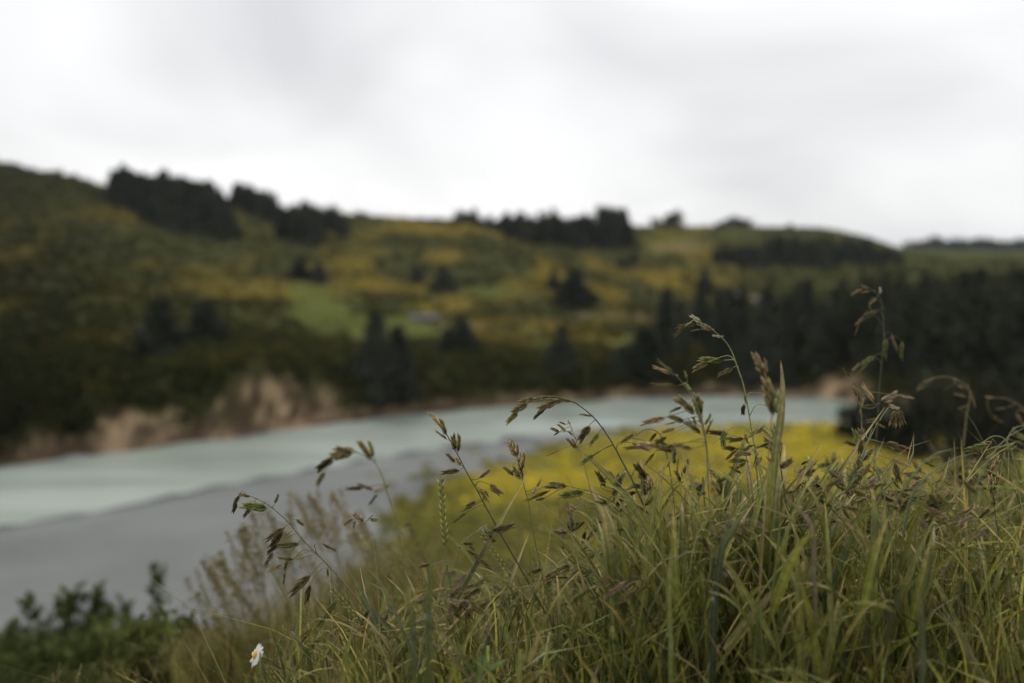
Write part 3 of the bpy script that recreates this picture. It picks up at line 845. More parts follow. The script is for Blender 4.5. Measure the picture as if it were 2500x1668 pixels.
def spikelet_mesh(key, nl, wfac, ang, seed):
    rg = np.random.default_rng(seed); mb = MB()
    k, m_, t_ = [np.array(c) for c in PAL[key]]
    V, Fc = lance(0.80, 0.12 * wfac, 0.055 * wfac)                    # the packed heart of the spikelet
    mb.add(V, Fc, np.stack([m_, m_, m_ * 1.2, m_, m_ * 1.2, k]))
    for i in range(nl):
        f = i / max(nl - 1, 1)
        sd = 1 if i % 2 else -1
        L = (0.40 - 0.06 * f) * rg.uniform(0.9, 1.12)
        V, Fc = lance(L, 0.082 * wfac * rg.uniform(.9, 1.1), 0.040 * wfac)
        V = rotY(V, sd * ((ang + .10) * (1 - 0.5 * f) + rg.normal(0, .035)))
        V = V + np.array([sd * 0.020 * wfac, (0.012 if (i // 2) % 2 else -0.012) * wfac, 0.01 + 0.62 * f])
        j = rg.uniform(.75, 1.25)
        mb.add(V, Fc, np.stack([m_, m_ * .8, k, m_ * .8, k, t_]) * j)
    return mb.build('spikelet', M_SPIKE)
VAR = {}
def get_spk(key, v):
    if (key, v) not in VAR:
        nl, wf, an = [(9, 0.9, .16), (11, 1.25, .26), (8, 0.65, .07), (10, 1.5, .36), (12, 1.1, .2)][v]
        VAR[(key, v)] = spikelet_mesh(key, nl, wf, an, 100 + v * 7 + hash(key[0]) % 5 if False else 100 + v * 7 + len(key))
    return VAR[(key, v)]
def orient(b, t, roll):
    z = Vector(t - b); L = z.length; z.normalize()
    view = Vector((0, 1, 0))
    y = view - z * view.dot(z)
    if y.length < 0.05: y = Vector((1, 0, 0))
    y.normalize(); x = y.cross(z)
    Rm = Matrix((x, y, z)).transposed().to_4x4() @ Matrix.Rotation(roll, 4, 'Z')
    return Matrix.Translation(Vector(b)) @ Rm @ Matrix.Scale(L, 4)
STEMC = {'green': (.23, .24, .09), 'olive': (.17, .16, .07), 'tan': (.28, .22, .11), 'dark': (.075, .078, .04), 'blue': (.16, .20, .11)}
rs = random.Random(5)

def ground_z(x, y): return float(z_near(x, y))
def head(label, s, stem, spk, group=None, stemc='olive', r=2.6, leaves=0, name='brome_grass', mix=('olive', 'dark', 'tan'), tilt=0.0, cat='grass'):
    """a flowering grass traced through the photo: stem (px,py) from top to foot, spikelets (bx,by,tx,ty,colour,variant)"""
    st = np.array(stem, float)
    n0 = len(st)
    sd = s + tilt * np.linspace(0, 1, n0)
    P = pix(st[:, 0], st[:, 1], sd)
    # carry the stem on to the ground
    last, prev = P[-1], P[-2]
    d = (last - prev); d /= np.linalg.norm(d)
    gz = ground_z(last[0], last[1])
    if last[2] > gz + 0.02:
        foot = np.array([last[0] + d[0] * .12, last[1] + 0.04, ground_z(last[0] + d[0] * .12, last[1] + .04) - 0.01])
        P = np.vstack([P, (last + foot) / 2 + np.array([d[0] * .02, 0, 0]), foot])
    base = P[-1].copy()
    e = thing(name, label, cat, base, group)
    Q = curve(P, 30)
    # stem radius in metres: r is a diameter in photo pixels at the foot
    rad = np.linspace(0.35, 1.0, 30) ** 0.8 * r * 0.5 / F * s * 2.0
    mb = MB()
    tube(mb, Q - base, rad, STEMC[stemc], 6)
    Qs = Q[:20]
    out = []
    for q in spk:
        bx, by, tx, ty = q[:4]
        key = q[4] if len(q) > 4 and q[4] else rs.choice(mix)
        v = q[5] if len(q) > 5 else rs.choice((0, 0, 4, 2, 1))
        ds_ = rs.uniform(-.012, .012)
        B = pix(bx, by, s + ds_ + tilt * .3); T = pix(tx, ty, s + ds_ + rs.uniform(-.012, .012) + tilt * .3)
        out.append((B, T, key, v))
        # branch from the stem to the spikelet foot
        a = B - T; a /= np.linalg.norm(a)
        dd = np.linalg.norm(Q - B, axis=1) 
        cost = dd + 0.9 * np.maximum(0, (B[2] - Q[:, 2])) * 0 + 0.5 * np.maximum(0, Q[:, 2] - B[2])
        k = int(np.argmin(cost[:24]))
        A = Q[k]
        gap = np.linalg.norm(A - B)
        if gap > 0.002:
            M1 = (A + B) / 2 + a * gap * 0.30 + np.array([0, 0, gap * .12])
            tube(mb, curve([A - base, M1 - base, B - base], 7), np.linspace(.00055, .00035, 7), np.array(STEMC[stemc]) * 1.1, 4)
    obj('stem', mb.build('stem', M_STEM, True), e)
    Minv = Matrix.Translation(-Vector(base))
    for B, T, key, v in out:
        o = obj('spikelet', get_spk(key, v), e)
        o.matrix_local = Minv @ orient(B, T, rs.uniform(-.7, .7))
    for i in range(leaves):
        k = rs.randint(17, 26); A = Q[k] - base; dr = rs.choice((-1, 1))
        Ln = rs.uniform(.06, .13)
        pts = [A, A + np.array([dr * Ln * .15, rs.uniform(-.02, .02), Ln * .5]), A + np.array([dr * Ln * .38, rs.uniform(-.04, .04), Ln * .9]), A + np.array([dr * Ln * .6, rs.uniform(-.06, .06), Ln * 1.1])]
        mbl = MB(); PP = curve(pts, 9); tt = np.linspace(0, 1, 9)
        ribbon(mbl, PP, .0055 * np.sin(np.pi * (0.12 + .88 * tt)) ** .6 * (1 - tt ** 3), mixc((.09, .12, .05), (.2, .17, .08), tt ** 3), (0.3, 1, .2))
        obj('leaf', mbl.build('leaf', M_BLADE, True), e)
    return e
BG = 'tall nodding seed heads in front of the river'
head('leftmost seed head, leaning left over the grey gravel bar', 1.10,
 [(600, 1207), (638, 1223), (666, 1241), (708, 1279), (745, 1324), (799, 1378), (857, 1444), (908, 1513), (972, 1607), (1008, 1666)],
 [(612, 1212, 576, 1206, 'tan', 4), (583, 1208, 570, 1240, 'olive', 4), (578, 1228, 566, 1257, 'dark', 0), (655, 1240, 576, 1232, 'green', 1), (640, 1232, 602, 1222, 'olive', 0), (612, 1240, 590, 1268, 'dark', 1),
  (671, 1231, 682, 1201, 'green', 0), (722, 1268, 746, 1286, 'green', 1), (694, 1287, 641, 1326, 'dark', 0), (690, 1294, 652, 1350, 'dark', 0), (679, 1329, 646, 1356, 'dark', 1), (666, 1345, 643, 1392, 'olive', 0),
  (732, 1328, 668, 1334, 'green', 4), (785, 1328, 828, 1348, 'olive', 2), (690, 1378, 647, 1399, 'olive', 0), (703, 1360, 694, 1400, 'green', 0), (696, 1395, 691, 1434, 'tan', 2), (760, 1401, 699, 1461, 'dark', 0),
  (755, 1426, 747, 1480, 'dark', 4), (825, 1462, 768, 1544, 'green', 2), (799, 1388, 802, 1412, 'dark', 0), (720, 1366, 670, 1362, 'olive', 2)], BG, 'olive', 2.7)
head('blurred seed head with a fat drooping cluster, second from the left', 0.86,
 [(867, 1104), (910, 1124), (933, 1162), (948, 1208), (964, 1256), (974, 1307), (984, 1348), (990, 1383), (1000, 1480), (1008, 1600)],
 [(864, 1106, 808, 1092, 'tan', 1), (862, 1108, 790, 1114, 'olive', 1), (846, 1112, 812, 1122, 'dark', 1), (814, 1118, 764, 1155, 'dark', 1), (792, 1150, 770, 1194, 'olive', 1), (911, 1124, 868, 1068, 'tan', 1), (914, 1118, 897, 1066, 'green', 1),
  (888, 1191, 834, 1195, 'dark', 0), (914, 1196, 864, 1180, 'dark', 2), (937, 1190, 905, 1207, 'tan', 0), (921, 1204, 899, 1238, 'dark', 2)], BG, 'olive', 2.4)
head('small pinkish seed head below the drooping blurred one', 1.02,
 [(886, 1275), (896, 1292), (905, 1318), (913, 1340), (920, 1400), (925, 1480)],
 [(888, 1276, 857, 1246, 'pink', 1), (862, 1264, 836, 1286, 'tan', 1), (866, 1270, 863, 1294, 'olive', 0), (897, 1270, 914, 1254, 'pink', 2), (903, 1270, 928, 1268, 'green', 1)], BG, 'tan', 1.6)
head('upright bronze seed head with open spikelets left of centre', 1.10,
 [(1074, 1038), (1092, 1063), (1110, 1097), (1125, 1125), (1143, 1160), (1163, 1194), (1184, 1234), (1204, 1270), (1225, 1309), (1268, 1383), (1289, 1421), (1332, 1498), (1350, 1536)],
 [(1076, 1040, 1044, 1002, 'tan', 0), (1086, 1054, 1052, 1008, 'tan', 2), (1091, 1064, 1072, 1014, 'olive', 0), (1094, 1074, 1056, 1047, 'tan', 2), (1112, 1100, 1104, 1053, 'olive', 3), (1119, 1106, 1121, 1051, 'olive', 0), (1112, 1130, 1085, 1101, 'pink', 1),
  (1126, 1137, 1108, 1112, 'tan', 1), (1124, 1148, 1069, 1156, 'dark', 0), (1170, 1169, 1204, 1141, 'pink', 0), (1193, 1182, 1230, 1213, 'pink', 1), (1172, 1194, 1192, 1229, 'tan', 1), (1182, 1196, 1195, 1216, 'dark', 0), (1163, 1224, 1131, 1241, 'dark', 1), (1157, 1235, 1120, 1252, 'green', 2), (1140, 1250, 1102, 1280, 'green', 2)], BG, 'dark', 2.8)
head('compact upright bronze seed head standing over the yellow flowers', 1.12,
 [(1262, 1112), (1268, 1145), (1276, 1171), (1283, 1201), (1291, 1229), (1296, 1270), (1304, 1314), (1314, 1357), (1327, 1421), (1345, 1485), (1352, 1540)],
 [(1262, 1116, 1236, 1071, 'tan', 1), (1264, 1112, 1243, 1064, 'tan', 0), (1264, 1116, 1263, 1078, 'tan', 0), (1274, 1150, 1282, 1096, 'olive', 0), (1268, 1136, 1272, 1098, 'tan', 0), (1272, 1150, 1264, 1110, 'tan', 1), (1276, 1170, 1246, 1136, 'olive', 3), (1256, 1162, 1224, 1135, 'dark', 0), (1277, 1172, 1268, 1126, 'tan', 0),
  (1302, 1207, 1310, 1184, 'pink', 1), (1310, 1190, 1324, 1166, 'pink', 0), (1345, 1195, 1273, 1229, 'olive', 2)], BG, 'olive', 2.4)
head('big arching seed head bowing left over the river at centre', 1.10,
 [(1262, 990), (1300, 974), (1345, 968), (1396, 980), (1419, 994), (1447, 1017), (1472, 1047), (1500, 1091), (1523, 1135), (1544, 1173), (1562, 1214), (1582, 1257), (1595, 1291), (1640, 1400), (1665, 1490)],
 [(1396, 981, 1335, 968, 'green', 2), (1375, 980, 1322, 976, 'olive', 0), (1342, 970, 1292, 979, 'olive', 1), (1308, 972, 1256, 986, 'olive', 1), (1288, 984, 1240, 1014, 'olive', 1), (1264, 1006, 1231, 1039, 'olive', 1), (1358, 980, 1303, 1006, 'dark', 1), (1330, 998, 1297, 1027, 'dark', 1),
  (1447, 1016, 1408, 1011, 'tan', 0), (1440, 1037, 1408, 1086, 'dark', 1), (1450, 1110, 1412, 1136, 'green', 1), (1470, 1098, 1440, 1118, 'green', 2), (1462, 1056, 1436, 1093, 'green', 0), (1540, 1081, 1596, 1104, 'pink', 0), (1518, 1157, 1490, 1231, 'dark', 0),
  (1574, 1152, 1602, 1206, 'dark', 0), (1595, 1191, 1528, 1184, 'green', 1), (1556, 1199, 1508, 1219, 'dark', 0), (1465, 1190, 1490, 1148, 'olive', 0), (1480, 1190, 1452, 1142, 'dark', 0)], BG, 'dark', 2.7)
head('slender pale-stemmed seed head under the big arching one', 1.12,
 [(1388, 1030), (1408, 1079), (1419, 1112), (1431, 1155), (1444, 1206), (1457, 1257), (1472, 1314), (1482, 1352), (1493, 1396), (1503, 1434), (1512, 1500)],
 [(1393, 1037, 1385, 1020, 'pale', 1), (1382, 1037, 1362, 1029, 'tan', 0), (1384, 1054, 1356, 1032, 'olive', 0), (1367, 1055, 1339, 1043, 'olive', 1), (1366, 1054, 1350, 1064, 'dark', 0), (1399, 1063, 1383, 1050, 'pink', 1), (1407, 1096, 1378, 1064, 'pink', 0), (1410, 1096, 1394, 1066, 'tan', 0), (1365, 1098, 1328, 1116, 'tan', 2)], BG, 'green', 1.7)
head('thin wiry seed stem reaching left across the yellow flowers', 1.08,
 [(1383, 1187), (1444, 1201), (1500, 1229), (1569, 1298), (1610, 1345), (1640, 1420)],
 [(1385, 1187, 1327, 1178, 'olive', 1), (1370, 1190, 1320, 1190, 'dark', 2), (1427, 1199, 1352, 1215, 'green', 1), (1331, 1216, 1302, 1223, 'dark', 0), (1487, 1229, 1431, 1226, 'green', 0), (1484, 1226, 1456, 1214, 'green', 0)], BG, 'dark', 1.5)
head('pinkish forked seed head on a thin upright stem at centre', 1.06,
 [(1408, 1243), (1405, 1275), (1404, 1300), (1406, 1335), (1407, 1396), (1409, 1470)],
 [(1408, 1246, 1389, 1229, 'pink', 1), (1408, 1246, 1426, 1222, 'pink', 1), (1400, 1286, 1385, 1234, 'pink', 0), (1398, 1250, 1384, 1236, 'tan', 0), (1384, 1302, 1336, 1297, 'pink', 1), (1388, 1304, 1362, 1286, 'pink', 0), (1376, 1342, 1371, 1298, 'pink', 0), (1393, 1270, 1397, 1236, 'dark', 0), (1390, 1300, 1385, 1272, 'dark', 0)], BG, 'green', 1.4)
head('tall graceful seed head arching left against the dark wood', 1.10,
 [(1712, 788), (1730, 796), (1745, 810), (1763, 825), (1778, 843), (1791, 869), (1801, 899), (1813, 932), (1820, 963), (1827, 1001), (1834, 1045), (1842, 1093), (1850, 1180), (1860, 1300), (1865, 1420)],
 [(1711, 788, 1682, 767, 'pale', 1), (1700, 789, 1646, 799, 'olive', 0), (1672, 797, 1641, 826, 'dark', 0), (1738, 804, 1699, 788, 'pale', 0), (1712, 803, 1682, 809, 'pale', 2), (1736, 806, 1712, 803, 'tan', 0), (1760, 823, 1736, 818, 'pale', 1), (1766, 880, 1696, 877, 'green', 1), (1728, 884, 1684, 908, 'olive', 1),
  (1790, 897, 1746, 921, 'olive', 0), (1870, 962, 1922, 974, 'dark', 1), (1818, 964, 1823, 992, 'dark', 1), (1815, 986, 1813, 1019, 'dark', 1), (1893, 1000, 1915, 1025, 'dark', 0)], BG, 'green', 2.2)
head('blurred green bushy seed head left of the tall graceful one', 0.95,
 [(1651, 917), (1674, 945), (1691, 971), (1702, 994), (1712, 1024), (1720, 1057), (1725, 1093), (1730, 1200), (1735, 1330)],
 [(1652, 918, 1601, 875, 'green', 2), (1642, 915, 1585, 891, 'tan', 2), (1656, 942, 1584, 938, 'olive', 2), (1679, 926, 1670, 902, 'green', 0), (1690, 957, 1672, 932, 'green', 0), (1712, 1012, 1697, 952, 'green', 1), (1698, 1012, 1644, 960, 'dark', 1), (1666, 992, 1629, 1009, 'dark', 0), (1626, 1018, 1554, 1039, 'tan', 0),
  (1672, 1030, 1622, 1012, 'olive', 1), (1714, 1058, 1662, 1024, 'olive', 0), (1652, 1030, 1619, 1039, 'tan', 2), (1629, 1065, 1591, 1091, 'dark', 0), (1650, 1046, 1606, 1060, 'tan', 0), (1700, 1040, 1690, 1012, 'olive', 0), (1655, 985, 1642, 972, 'tan', 1), (1600, 1090, 1548, 1082, 'pink', 1), (1650, 1088, 1598, 1098, 'olive', 0), (1690, 1096, 1640, 1084, 'olive', 0)], BG, 'olive', 2.4)
head('blurred upright club-like seed head beside the broad vertical blade', 0.88,
 [(1866, 905), (1874, 940), (1880, 980), (1884, 1010), (1882, 1050), (1878, 1098), (1870, 1200), (1862, 1330)],
 [(1866, 914, 1836, 854, 'tan', 1), (1869, 920, 1868, 870, 'tan', 0), (1860, 905, 1846, 862, 'pale', 0), (1884, 1000, 1866, 910, 'olive', 1), (1885, 1012, 1882, 936, 'olive', 0), (1888, 1016, 1905, 950, 'green', 0), (1880, 975, 1874, 920, 'tan', 1)], BG, 'tan', 2.2)
head('tallest seed head at right, hanging against the dark wood', 1.40,
 [(2096, 698), (2122, 704), (2140, 716), (2149, 727), (2154, 752), (2158, 803), (2155, 854), (2151, 905), (2146, 956), (2144, 1002), (2138, 1090), (2128, 1200)],
 [(2122, 706, 2099, 695, 'pink', 0), (2107, 703, 2073, 723, 'tan', 0), (2125, 711, 2098, 715, 'tan', 2), (2149, 718, 2149, 699, 'pale', 1), (2141, 726, 2120, 746, 'olive', 0), (2120, 742, 2128, 760, 'olive', 0), (2145, 758, 2104, 770, 'olive', 0), (2110, 771, 2084, 798, 'pink', 2), (2098, 788, 2085, 823, 'olive', 2),
  (2174, 813, 2194, 866, 'pink', 2), (2201, 832, 2200, 884, 'green', 0), (2161, 824, 2160, 884, 'green', 0), (2136, 868, 2098, 892, 'green', 0), (2102, 884, 2077, 908, 'pink', 2), (2122, 884, 2091, 914, 'green', 2)], BG, 'dark', 1.7)
head('dark upright seed head just left of the tallest right one', 1.30,
 [(2062, 906), (2080, 930), (2092, 958), (2102, 1000), (2104, 1080), (2100, 1180)],
 [(2076, 922, 2056, 896, 'olive', 2), (2090, 946, 2070, 914, 'green', 2), (2098, 982, 2094, 946, 'dark', 0), (2100, 1000, 2112, 966, 'tan', 2), (2092, 968, 2080, 940, 'olive', 0), (2140, 990, 2100, 930, 'tan', 2), (2150, 985, 2200, 955, 'pink', 1), (2190, 965, 2238, 974, 'pink', 2)], BG, 'olive', 2.0)
head('small pale hooked seed head with dark bristly tufts at right', 1.12,
 [(2197, 998), (2186, 992), (2172, 993), (2158, 1010), (2142, 1034), (2128, 1062), (2110, 1100), (2080, 1165), (2040, 1250), (2010, 1330)],
 [(2172, 992, 2198, 1000, 'pale', 1), (2190, 998, 2172, 1048, 'dark', 3), (2192, 1000, 2192, 1052, 'dark', 3), (2194, 1000, 2210, 1044, 'dark', 3), (2140, 1034, 2165, 1046, 'tan', 2), (2118, 1080, 2095, 1040, 'dark', 1), (2150, 1025, 2110, 1030, 'dark', 0)], BG, 'green', 1.7)
head('faint blurred seed head arching left near the right edge', 1.70,
 [(2238, 950), (2260, 930), (2300, 920), (2335, 927), (2368, 955), (2362, 1000), (2356, 1050), (2350, 1110), (2345, 1180)],
 [(2278, 925, 2256, 937, 'olive', 0), (2262, 940, 2237, 954, 'olive', 0), (2356, 949, 2334, 938, 'pink', 2), (2328, 938, 2300, 956, 'tan', 2), (2364, 970, 2322, 960, 'tan', 2), (2372, 960, 2383, 1002, 'tan', 2), (2362, 990, 2336, 1000, 'olive', 0), (2366, 945, 2362, 935, 'tan', 2)], BG, 'tan', 1.5)
head('dim blurred seed stem curving in from the right edge', 1.75,
 [(2410, 972), (2450, 972), (2482, 985), (2505, 1010), (2515, 1080), (2520, 1160)],
 [(2430, 972, 2400, 968, 'tan', 2), (2458, 996, 2428, 999, 'pink', 2), (2420, 1015, 2450, 1035, 'olive', 0), (2480, 1010, 2500, 1040, 'tan', 0)], BG, 'tan', 1.4)
head('nodding seed head curled left low above the daisy side grass', 1.06,
 [(1190, 1290), (1160, 1300), (1135, 1320), (1118, 1348), (1105, 1390), (1092, 1440), (1082, 1490), (1075, 1560), (1064, 1640)],
 [(1168, 1296, 1192, 1282, 'pale', 1), (1180, 1300, 1212, 1300, 'green', 0), (1200, 1298, 1268, 1279, 'dark', 0), (1185, 1306, 1196, 1316, 'dark', 0), (1192, 1304, 1210, 1328, 'dark', 1), (1130, 1328, 1162, 1328, 'dark', 1), (1145, 1332, 1160, 1346, 'dark', 0), (1138, 1343, 1212, 1396, 'dark', 2), (1050, 1378, 1017, 1385, 'dark', 1), (1126, 1465, 1156, 1524, 'pink', 0), (1126, 1468, 1140, 1520, 'tan', 2)], BG, 'blue', 2.2)
head('fluffy pale bent seed head left of the broad vertical blade', 1.12,
 [(1708, 1176), (1690, 1182), (1676, 1196), (1668, 1230), (1672, 1290), (1680, 1360)],
 [(1676, 1196, 1709, 1172, 'pale', 3), (1715, 1178, 1690, 1224, 'dark', 1), (1700, 1210, 1728, 1202, 'dark', 0)], BG, 'tan', 1.6)
head('dark drooping seed head with claw-like spikelets right of the yellow', 1.08,
 [(1976, 1122), (1984, 1130), (1978, 1158), (1962, 1190), (1940, 1230), (1905, 1285), (1870, 1340), (1830, 1400)],
 [(1976, 1124, 1973, 1112, 'pale', 1), (1972, 1125, 1954, 1136, 'dark', 1), (1966, 1132, 1952, 1170, 'pink', 2), (1964, 1140, 1950, 1165, 'dark', 0), (1986, 1136, 1996, 1124, 'tan', 1), (1956, 1180, 1940, 1200, 'dark', 0), (1990, 1178, 2010, 1200, 'dark', 1), (2000, 1220, 2042, 1246, 'dark', 0), (2010, 1196, 1980, 1222, 'dark', 2), (2003, 1222, 1972, 1250, 'dark', 2)], BG, 'green', 1.6)
head('dark drooping spikelets on a thick blue-green stem at right', 1.06,
 [(2130, 1045), (2118, 1080), (2105, 1115), (2088, 1160), (2070, 1205), (2048, 1260), (2025, 1320), (2005, 1370)],
 [(2160, 1082, 2226, 1103, 'dark', 1), (2096, 1115, 2090, 1170, 'dark', 1), (2102, 1070, 2098, 1116, 'dark', 1), (2182, 1130, 2200, 1190, 'dark', 1), (2172, 1120, 2230, 1142, 'tan', 2), (2020, 1150, 2055, 1174, 'olive', 0), (2046, 1272, 1998, 1276, 'dark', 0), (2105, 1275, 2140, 1298, 'dark', 2)], BG, 'blue', 2.4)

# ------------------------------------------------------------------ rye-like spikes
def spike_mesh(seed, n=16, key='green'):
    rg = np.random.default_rng(seed); mb = MB(); k, m_, t_ = [np.array(c) for c in PAL[key]]
    tube(mb, np.array([(0, 0, 0), (.01, 0, .5), (0, 0, 1)]), np.array([.010, .008, .005]), k * .7, 4)
    for i in range(n):
        f = i / n; sd = 1 if i % 2 else -1
        V, Fc = lance(.115 * rg.uniform(.85, 1.15), .030, .013)
        V = rotY(V, sd * rg.uniform(.2, .38)) + np.array([sd * .010, rg.normal(0, .006), .04 + .9 * f])
        mb.add(V, Fc, np.stack([m_, m_, k, m_, k, t_]) * rg.uniform(.85, 1.2))
    return mb.build('spike', M_SPIKE)
SPK = [spike_mesh(1), spike_mesh(2, 20), spike_mesh(3, 14, 'olive'), spike_mesh(4, 22, 'tan')]
def rye(label, s, tip, foot_of_spike, low, v=0, group='green ryegrass spikes', stemc='green'):
    T = pix(*tip, s); B = pix(*foot_of_spike, s); Lw = pix(*low, s + .02)
    gz = ground_z(Lw[0], Lw[1]); foot = np.array([Lw[0], Lw[1] + .02, min(gz, Lw[2]) - .01])
    e = thing('ryegrass', label, 'grass', foot, group)
    mb = MB(); tube(mb, curve([B - foot, Lw - foot, foot - foot], 10), np.linspace(.0005, .0009, 10), STEMC[stemc], 5)
    obj('stem', mb.build('stem', M_STEM, True), e)
    o = obj('spike', SPK[v], e); o.matrix_local = Matrix.Translation(-Vector(foot)) @ orient(B, T, rs.uniform(-.3, .3))
rye('straight green ryegrass spike standing at the left of the bronze head', 1.10, (1075, 1162), (1089, 1340), (1092, 1500), 1)
rye('short green ryegrass spike low in the grass at left centre', 1.10, (1028, 1392), (1036, 1478), (1040, 1580), 0)
rye('plaited pale ryegrass spike slanting through the leftmost seed head', 1.06, (804, 1434), (902, 1538), (960, 1640), 1)
rye('slanting ryegrass spike crossing behind the dark bronze stem', 1.10, (1172, 1300), (1240, 1396), (1275, 1500), 0)
rye('ryegrass spike hanging like a braid right of the pale-stemmed head', 1.05, (1540, 1408), (1494, 1302), (1478, 1352), 3)
rye('pale ryegrass spike in the shaded grass at right', 1.05, (1955, 1306), (1958, 1360), (1965, 1460), 2)
rye('thin ryegrass spike slanting left in the lower right grass', 1.05, (2240, 1330), (2300, 1420), (2340, 1520), 0)
rye('second thin ryegrass spike parallel to the first at lower right', 1.03, (2215, 1352), (2290, 1410), (2380, 1500), 2)
rye('small ryegrass spike near the bottom at right', 1.00, (2158, 1404), (2205, 1490), (2240, 1590), 0)
rye('straw-coloured flat-lying ryegrass spike at mid right centre', 1.10, (1535, 1368), (1606, 1378), (1640, 1450), 3)
rye('bottom ryegrass spike beside the broad slanting leaf at right', 0.98, (2130, 1616), (2060, 1650), (2040, 1700), 2)

for i in range(90):
    px = rs.uniform(640, 2480); tp = np.interp(px, [640, 900, 1300, 1700, 2100, 2500], [1500, 1430, 1350, 1230, 1170, 1110]) + rs.uniform(0, 330)
    s_ = rs.uniform(.98, 1.3); an = rs.gauss(-.1, .45); L = rs.uniform(70, 120)
    f_ = (px - math.sin(an) * L, tp + math.cos(an) * L); lw = (f_[0] - math.sin(an) * 60, f_[1] + 110)
    rye('thin seeding ryegrass spike threaded through the tangled grass', s_, (px, tp), f_, lw, rs.randint(0, 3), 'ryegrass in the tangle')

# ------------------------------------------------------------------ traced broad blades
def blade(label, s, pts, wpx, c0, c1, tip=2.0, group='broad grass blades', tilt=0.0, face=0.0):
    """pts from tip to foot"""
    pts = np.array(pts, float)
    P = pix(pts[:, 0], pts[:, 1], s + tilt * np.linspace(0, 1, len(pts)))
    last = P[-1]; gz = ground_z(last[0], last[1])
    if last[2] > gz + .01:
        P = np.vstack([P, [last[0] + .3 * (last[0] - P[-2][0]), last[1] + .01, gz - .01]])
    n = 16; Q = curve(P, n); foot = Q[-1].copy(); t = np.linspace(0, 1, n)
    wid = 0.66 * wpx / F * s * np.clip((t * 3.2) ** .7, 0.04, 1) * (1 - .35 * np.maximum(t - .5, 0))
    mb = MB(); ribbon(mb, Q - foot, wid, mixc(c1, c0, np.clip(t * tip, 0, 1) ** .6), (1, face, 0.2), .22)
    o = obj('grass_blade', mb.build('grass_blade', M_BLADE, True), None, foot)
    return tag(o, label, 'grass blade', group, 'thing')
G1, G2, GB, TN, RD = (.15, .165, .042), (.21, .215, .052), (.17, .205, .08), (.34, .26, .14), (.22, .13, .06)
blade('broad vertical grass blade with a needle tip against the river', 1.0, [(1906, 880), (1911, 950), (1905, 1030), (1894, 1100), (1882, 1230), (1870, 1400)], 30, G1, TN, 1.6)
blade('flat folded grass blade slanting under the big arching head', 1.1, [(1412, 1098), (1450, 1128), (1510, 1190), (1560, 1262), (1620, 1345), (1650, 1420)], 22, G2, TN, 3)
blade('wide slanting grass blade with a rusty streak at lower right centre', .92, [(1934, 1408), (1883, 1451), (1845, 1495), (1806, 1538), (1770, 1590), (1735, 1668)], 32, G1, TN, 1.2)
blade('upright green blade with brown tip below the fluffy bent head', 1.02, [(1672, 1200), (1675, 1270), (1676, 1331), (1689, 1393), (1694, 1500)], 20, G1, RD, 1.8)
blade('long upright dark blade in front of the yellow flowers edge', .86, [(1643, 1300), (1636, 1398), (1635, 1480), (1635, 1551), (1637, 1668)], 19, G1, G2)
blade('thick dark blade leaning right with a bright tip', .9, [(1836, 1222), (1794, 1283), (1768, 1326), (1755, 1385), (1745, 1474), (1742, 1560)], 26, (.05, .065, .03), (.2, .24, .09), 2)
blade('purple-brown blade bent left at the tip, in the right centre', .88, [(1919, 1211), (1950, 1245), (1980, 1280), (1987, 1347), (1986, 1423), (1990, 1540)], 19, (.12, .11, .06), (.26, .19, .12), 1.4)
blade('upright pale blue-green blade with blunt tip at right', 1.1, [(2256, 1222), (2252, 1254), (2255, 1293), (2256, 1356), (2260, 1420), (2264, 1500)], 14, GB, TN, 3)
blade('blue-green blade bent over right beside the blunt upright one', 1.1, [(2322, 1196), (2298, 1213), (2286, 1249), (2278, 1293), (2270, 1331), (2264, 1420)], 13, GB, TN, 2.5)
blade('tan arched blade curving over to the left in the right grass', .98, [(2033, 1262), (2058, 1275), (2097, 1300), (2120, 1333), (2132, 1369), (2136, 1433), (2110, 1560)], 18, G1, (.33, .25, .13), 1.0)
blade('dark green stiff blade leaning right in the right grass', .98, [(2125, 1215), (2091, 1278), (2074, 1326), (2043, 1395), (2025, 1440), (2005, 1540)], 20, (.065, .09, .04), G2)
blade('blue-green blade lying flat to the right at centre', 1.05, [(1632, 1405), (1584, 1423), (1546, 1439), (1512, 1447), (1490, 1500)], 14, GB, GB, 2)
blade('tan-tipped blade leaning right at the bottom centre', .86, [(1318, 1536), (1306, 1579), (1286, 1625), (1266, 1680)], 24, G2, (.36, .22, .11), 1.5)
blade('dark blurred upright blade close to the camera at left centre', .70, [(1062, 1330), (1050, 1420), (1046, 1500), (1045, 1690)], 26, (.07, .085, .03), G2)
blade('second dark blurred blade close to the camera, left of the first', .72, [(985, 1430), (1000, 1490), (1008, 1560), (1014, 1690)], 22, (.07, .085, .03), G2)
blade('wide blue-green blade behind the leftmost seed head stem', 1.18, [(850, 1388), (883, 1452), (913, 1510), (940, 1560), (980, 1650)], 30, (.085, .12, .07), G2)
blade('bright green short blade tips at the bottom centre', .88, [(1245, 1608), (1215, 1622), (1190, 1640), (1170, 1680)], 22, (.14, .18, .06), (.2, .26, .08))
blade('pale curled blade at the bottom right of centre', .92, [(2020, 1604), (1985, 1598), (1950, 1610), (1900, 1650), (1880, 1700)], 10, G1, TN, 1.2, face=1.0)
blade('dark vertical blade near the camera in the right grass', .80, [(2240, 1440), (2250, 1500), (2252, 1600), (2250, 1700)], 28, (.07, .08, .03), (.2, .15, .07), 3)
blade('long grey-green blade crossing the lower right corner', .95, [(2340, 1545), (2400, 1560), (2430, 1610), (2450, 1690)], 12, G1, TN)
blade('orange-tipped bent blade in the lower right grass', 1.0, [(2380, 1566), (2406, 1540), (2424, 1560), (2435, 1620), (2440, 1690)], 11, G1, (.4, .24, .08), 1.4)

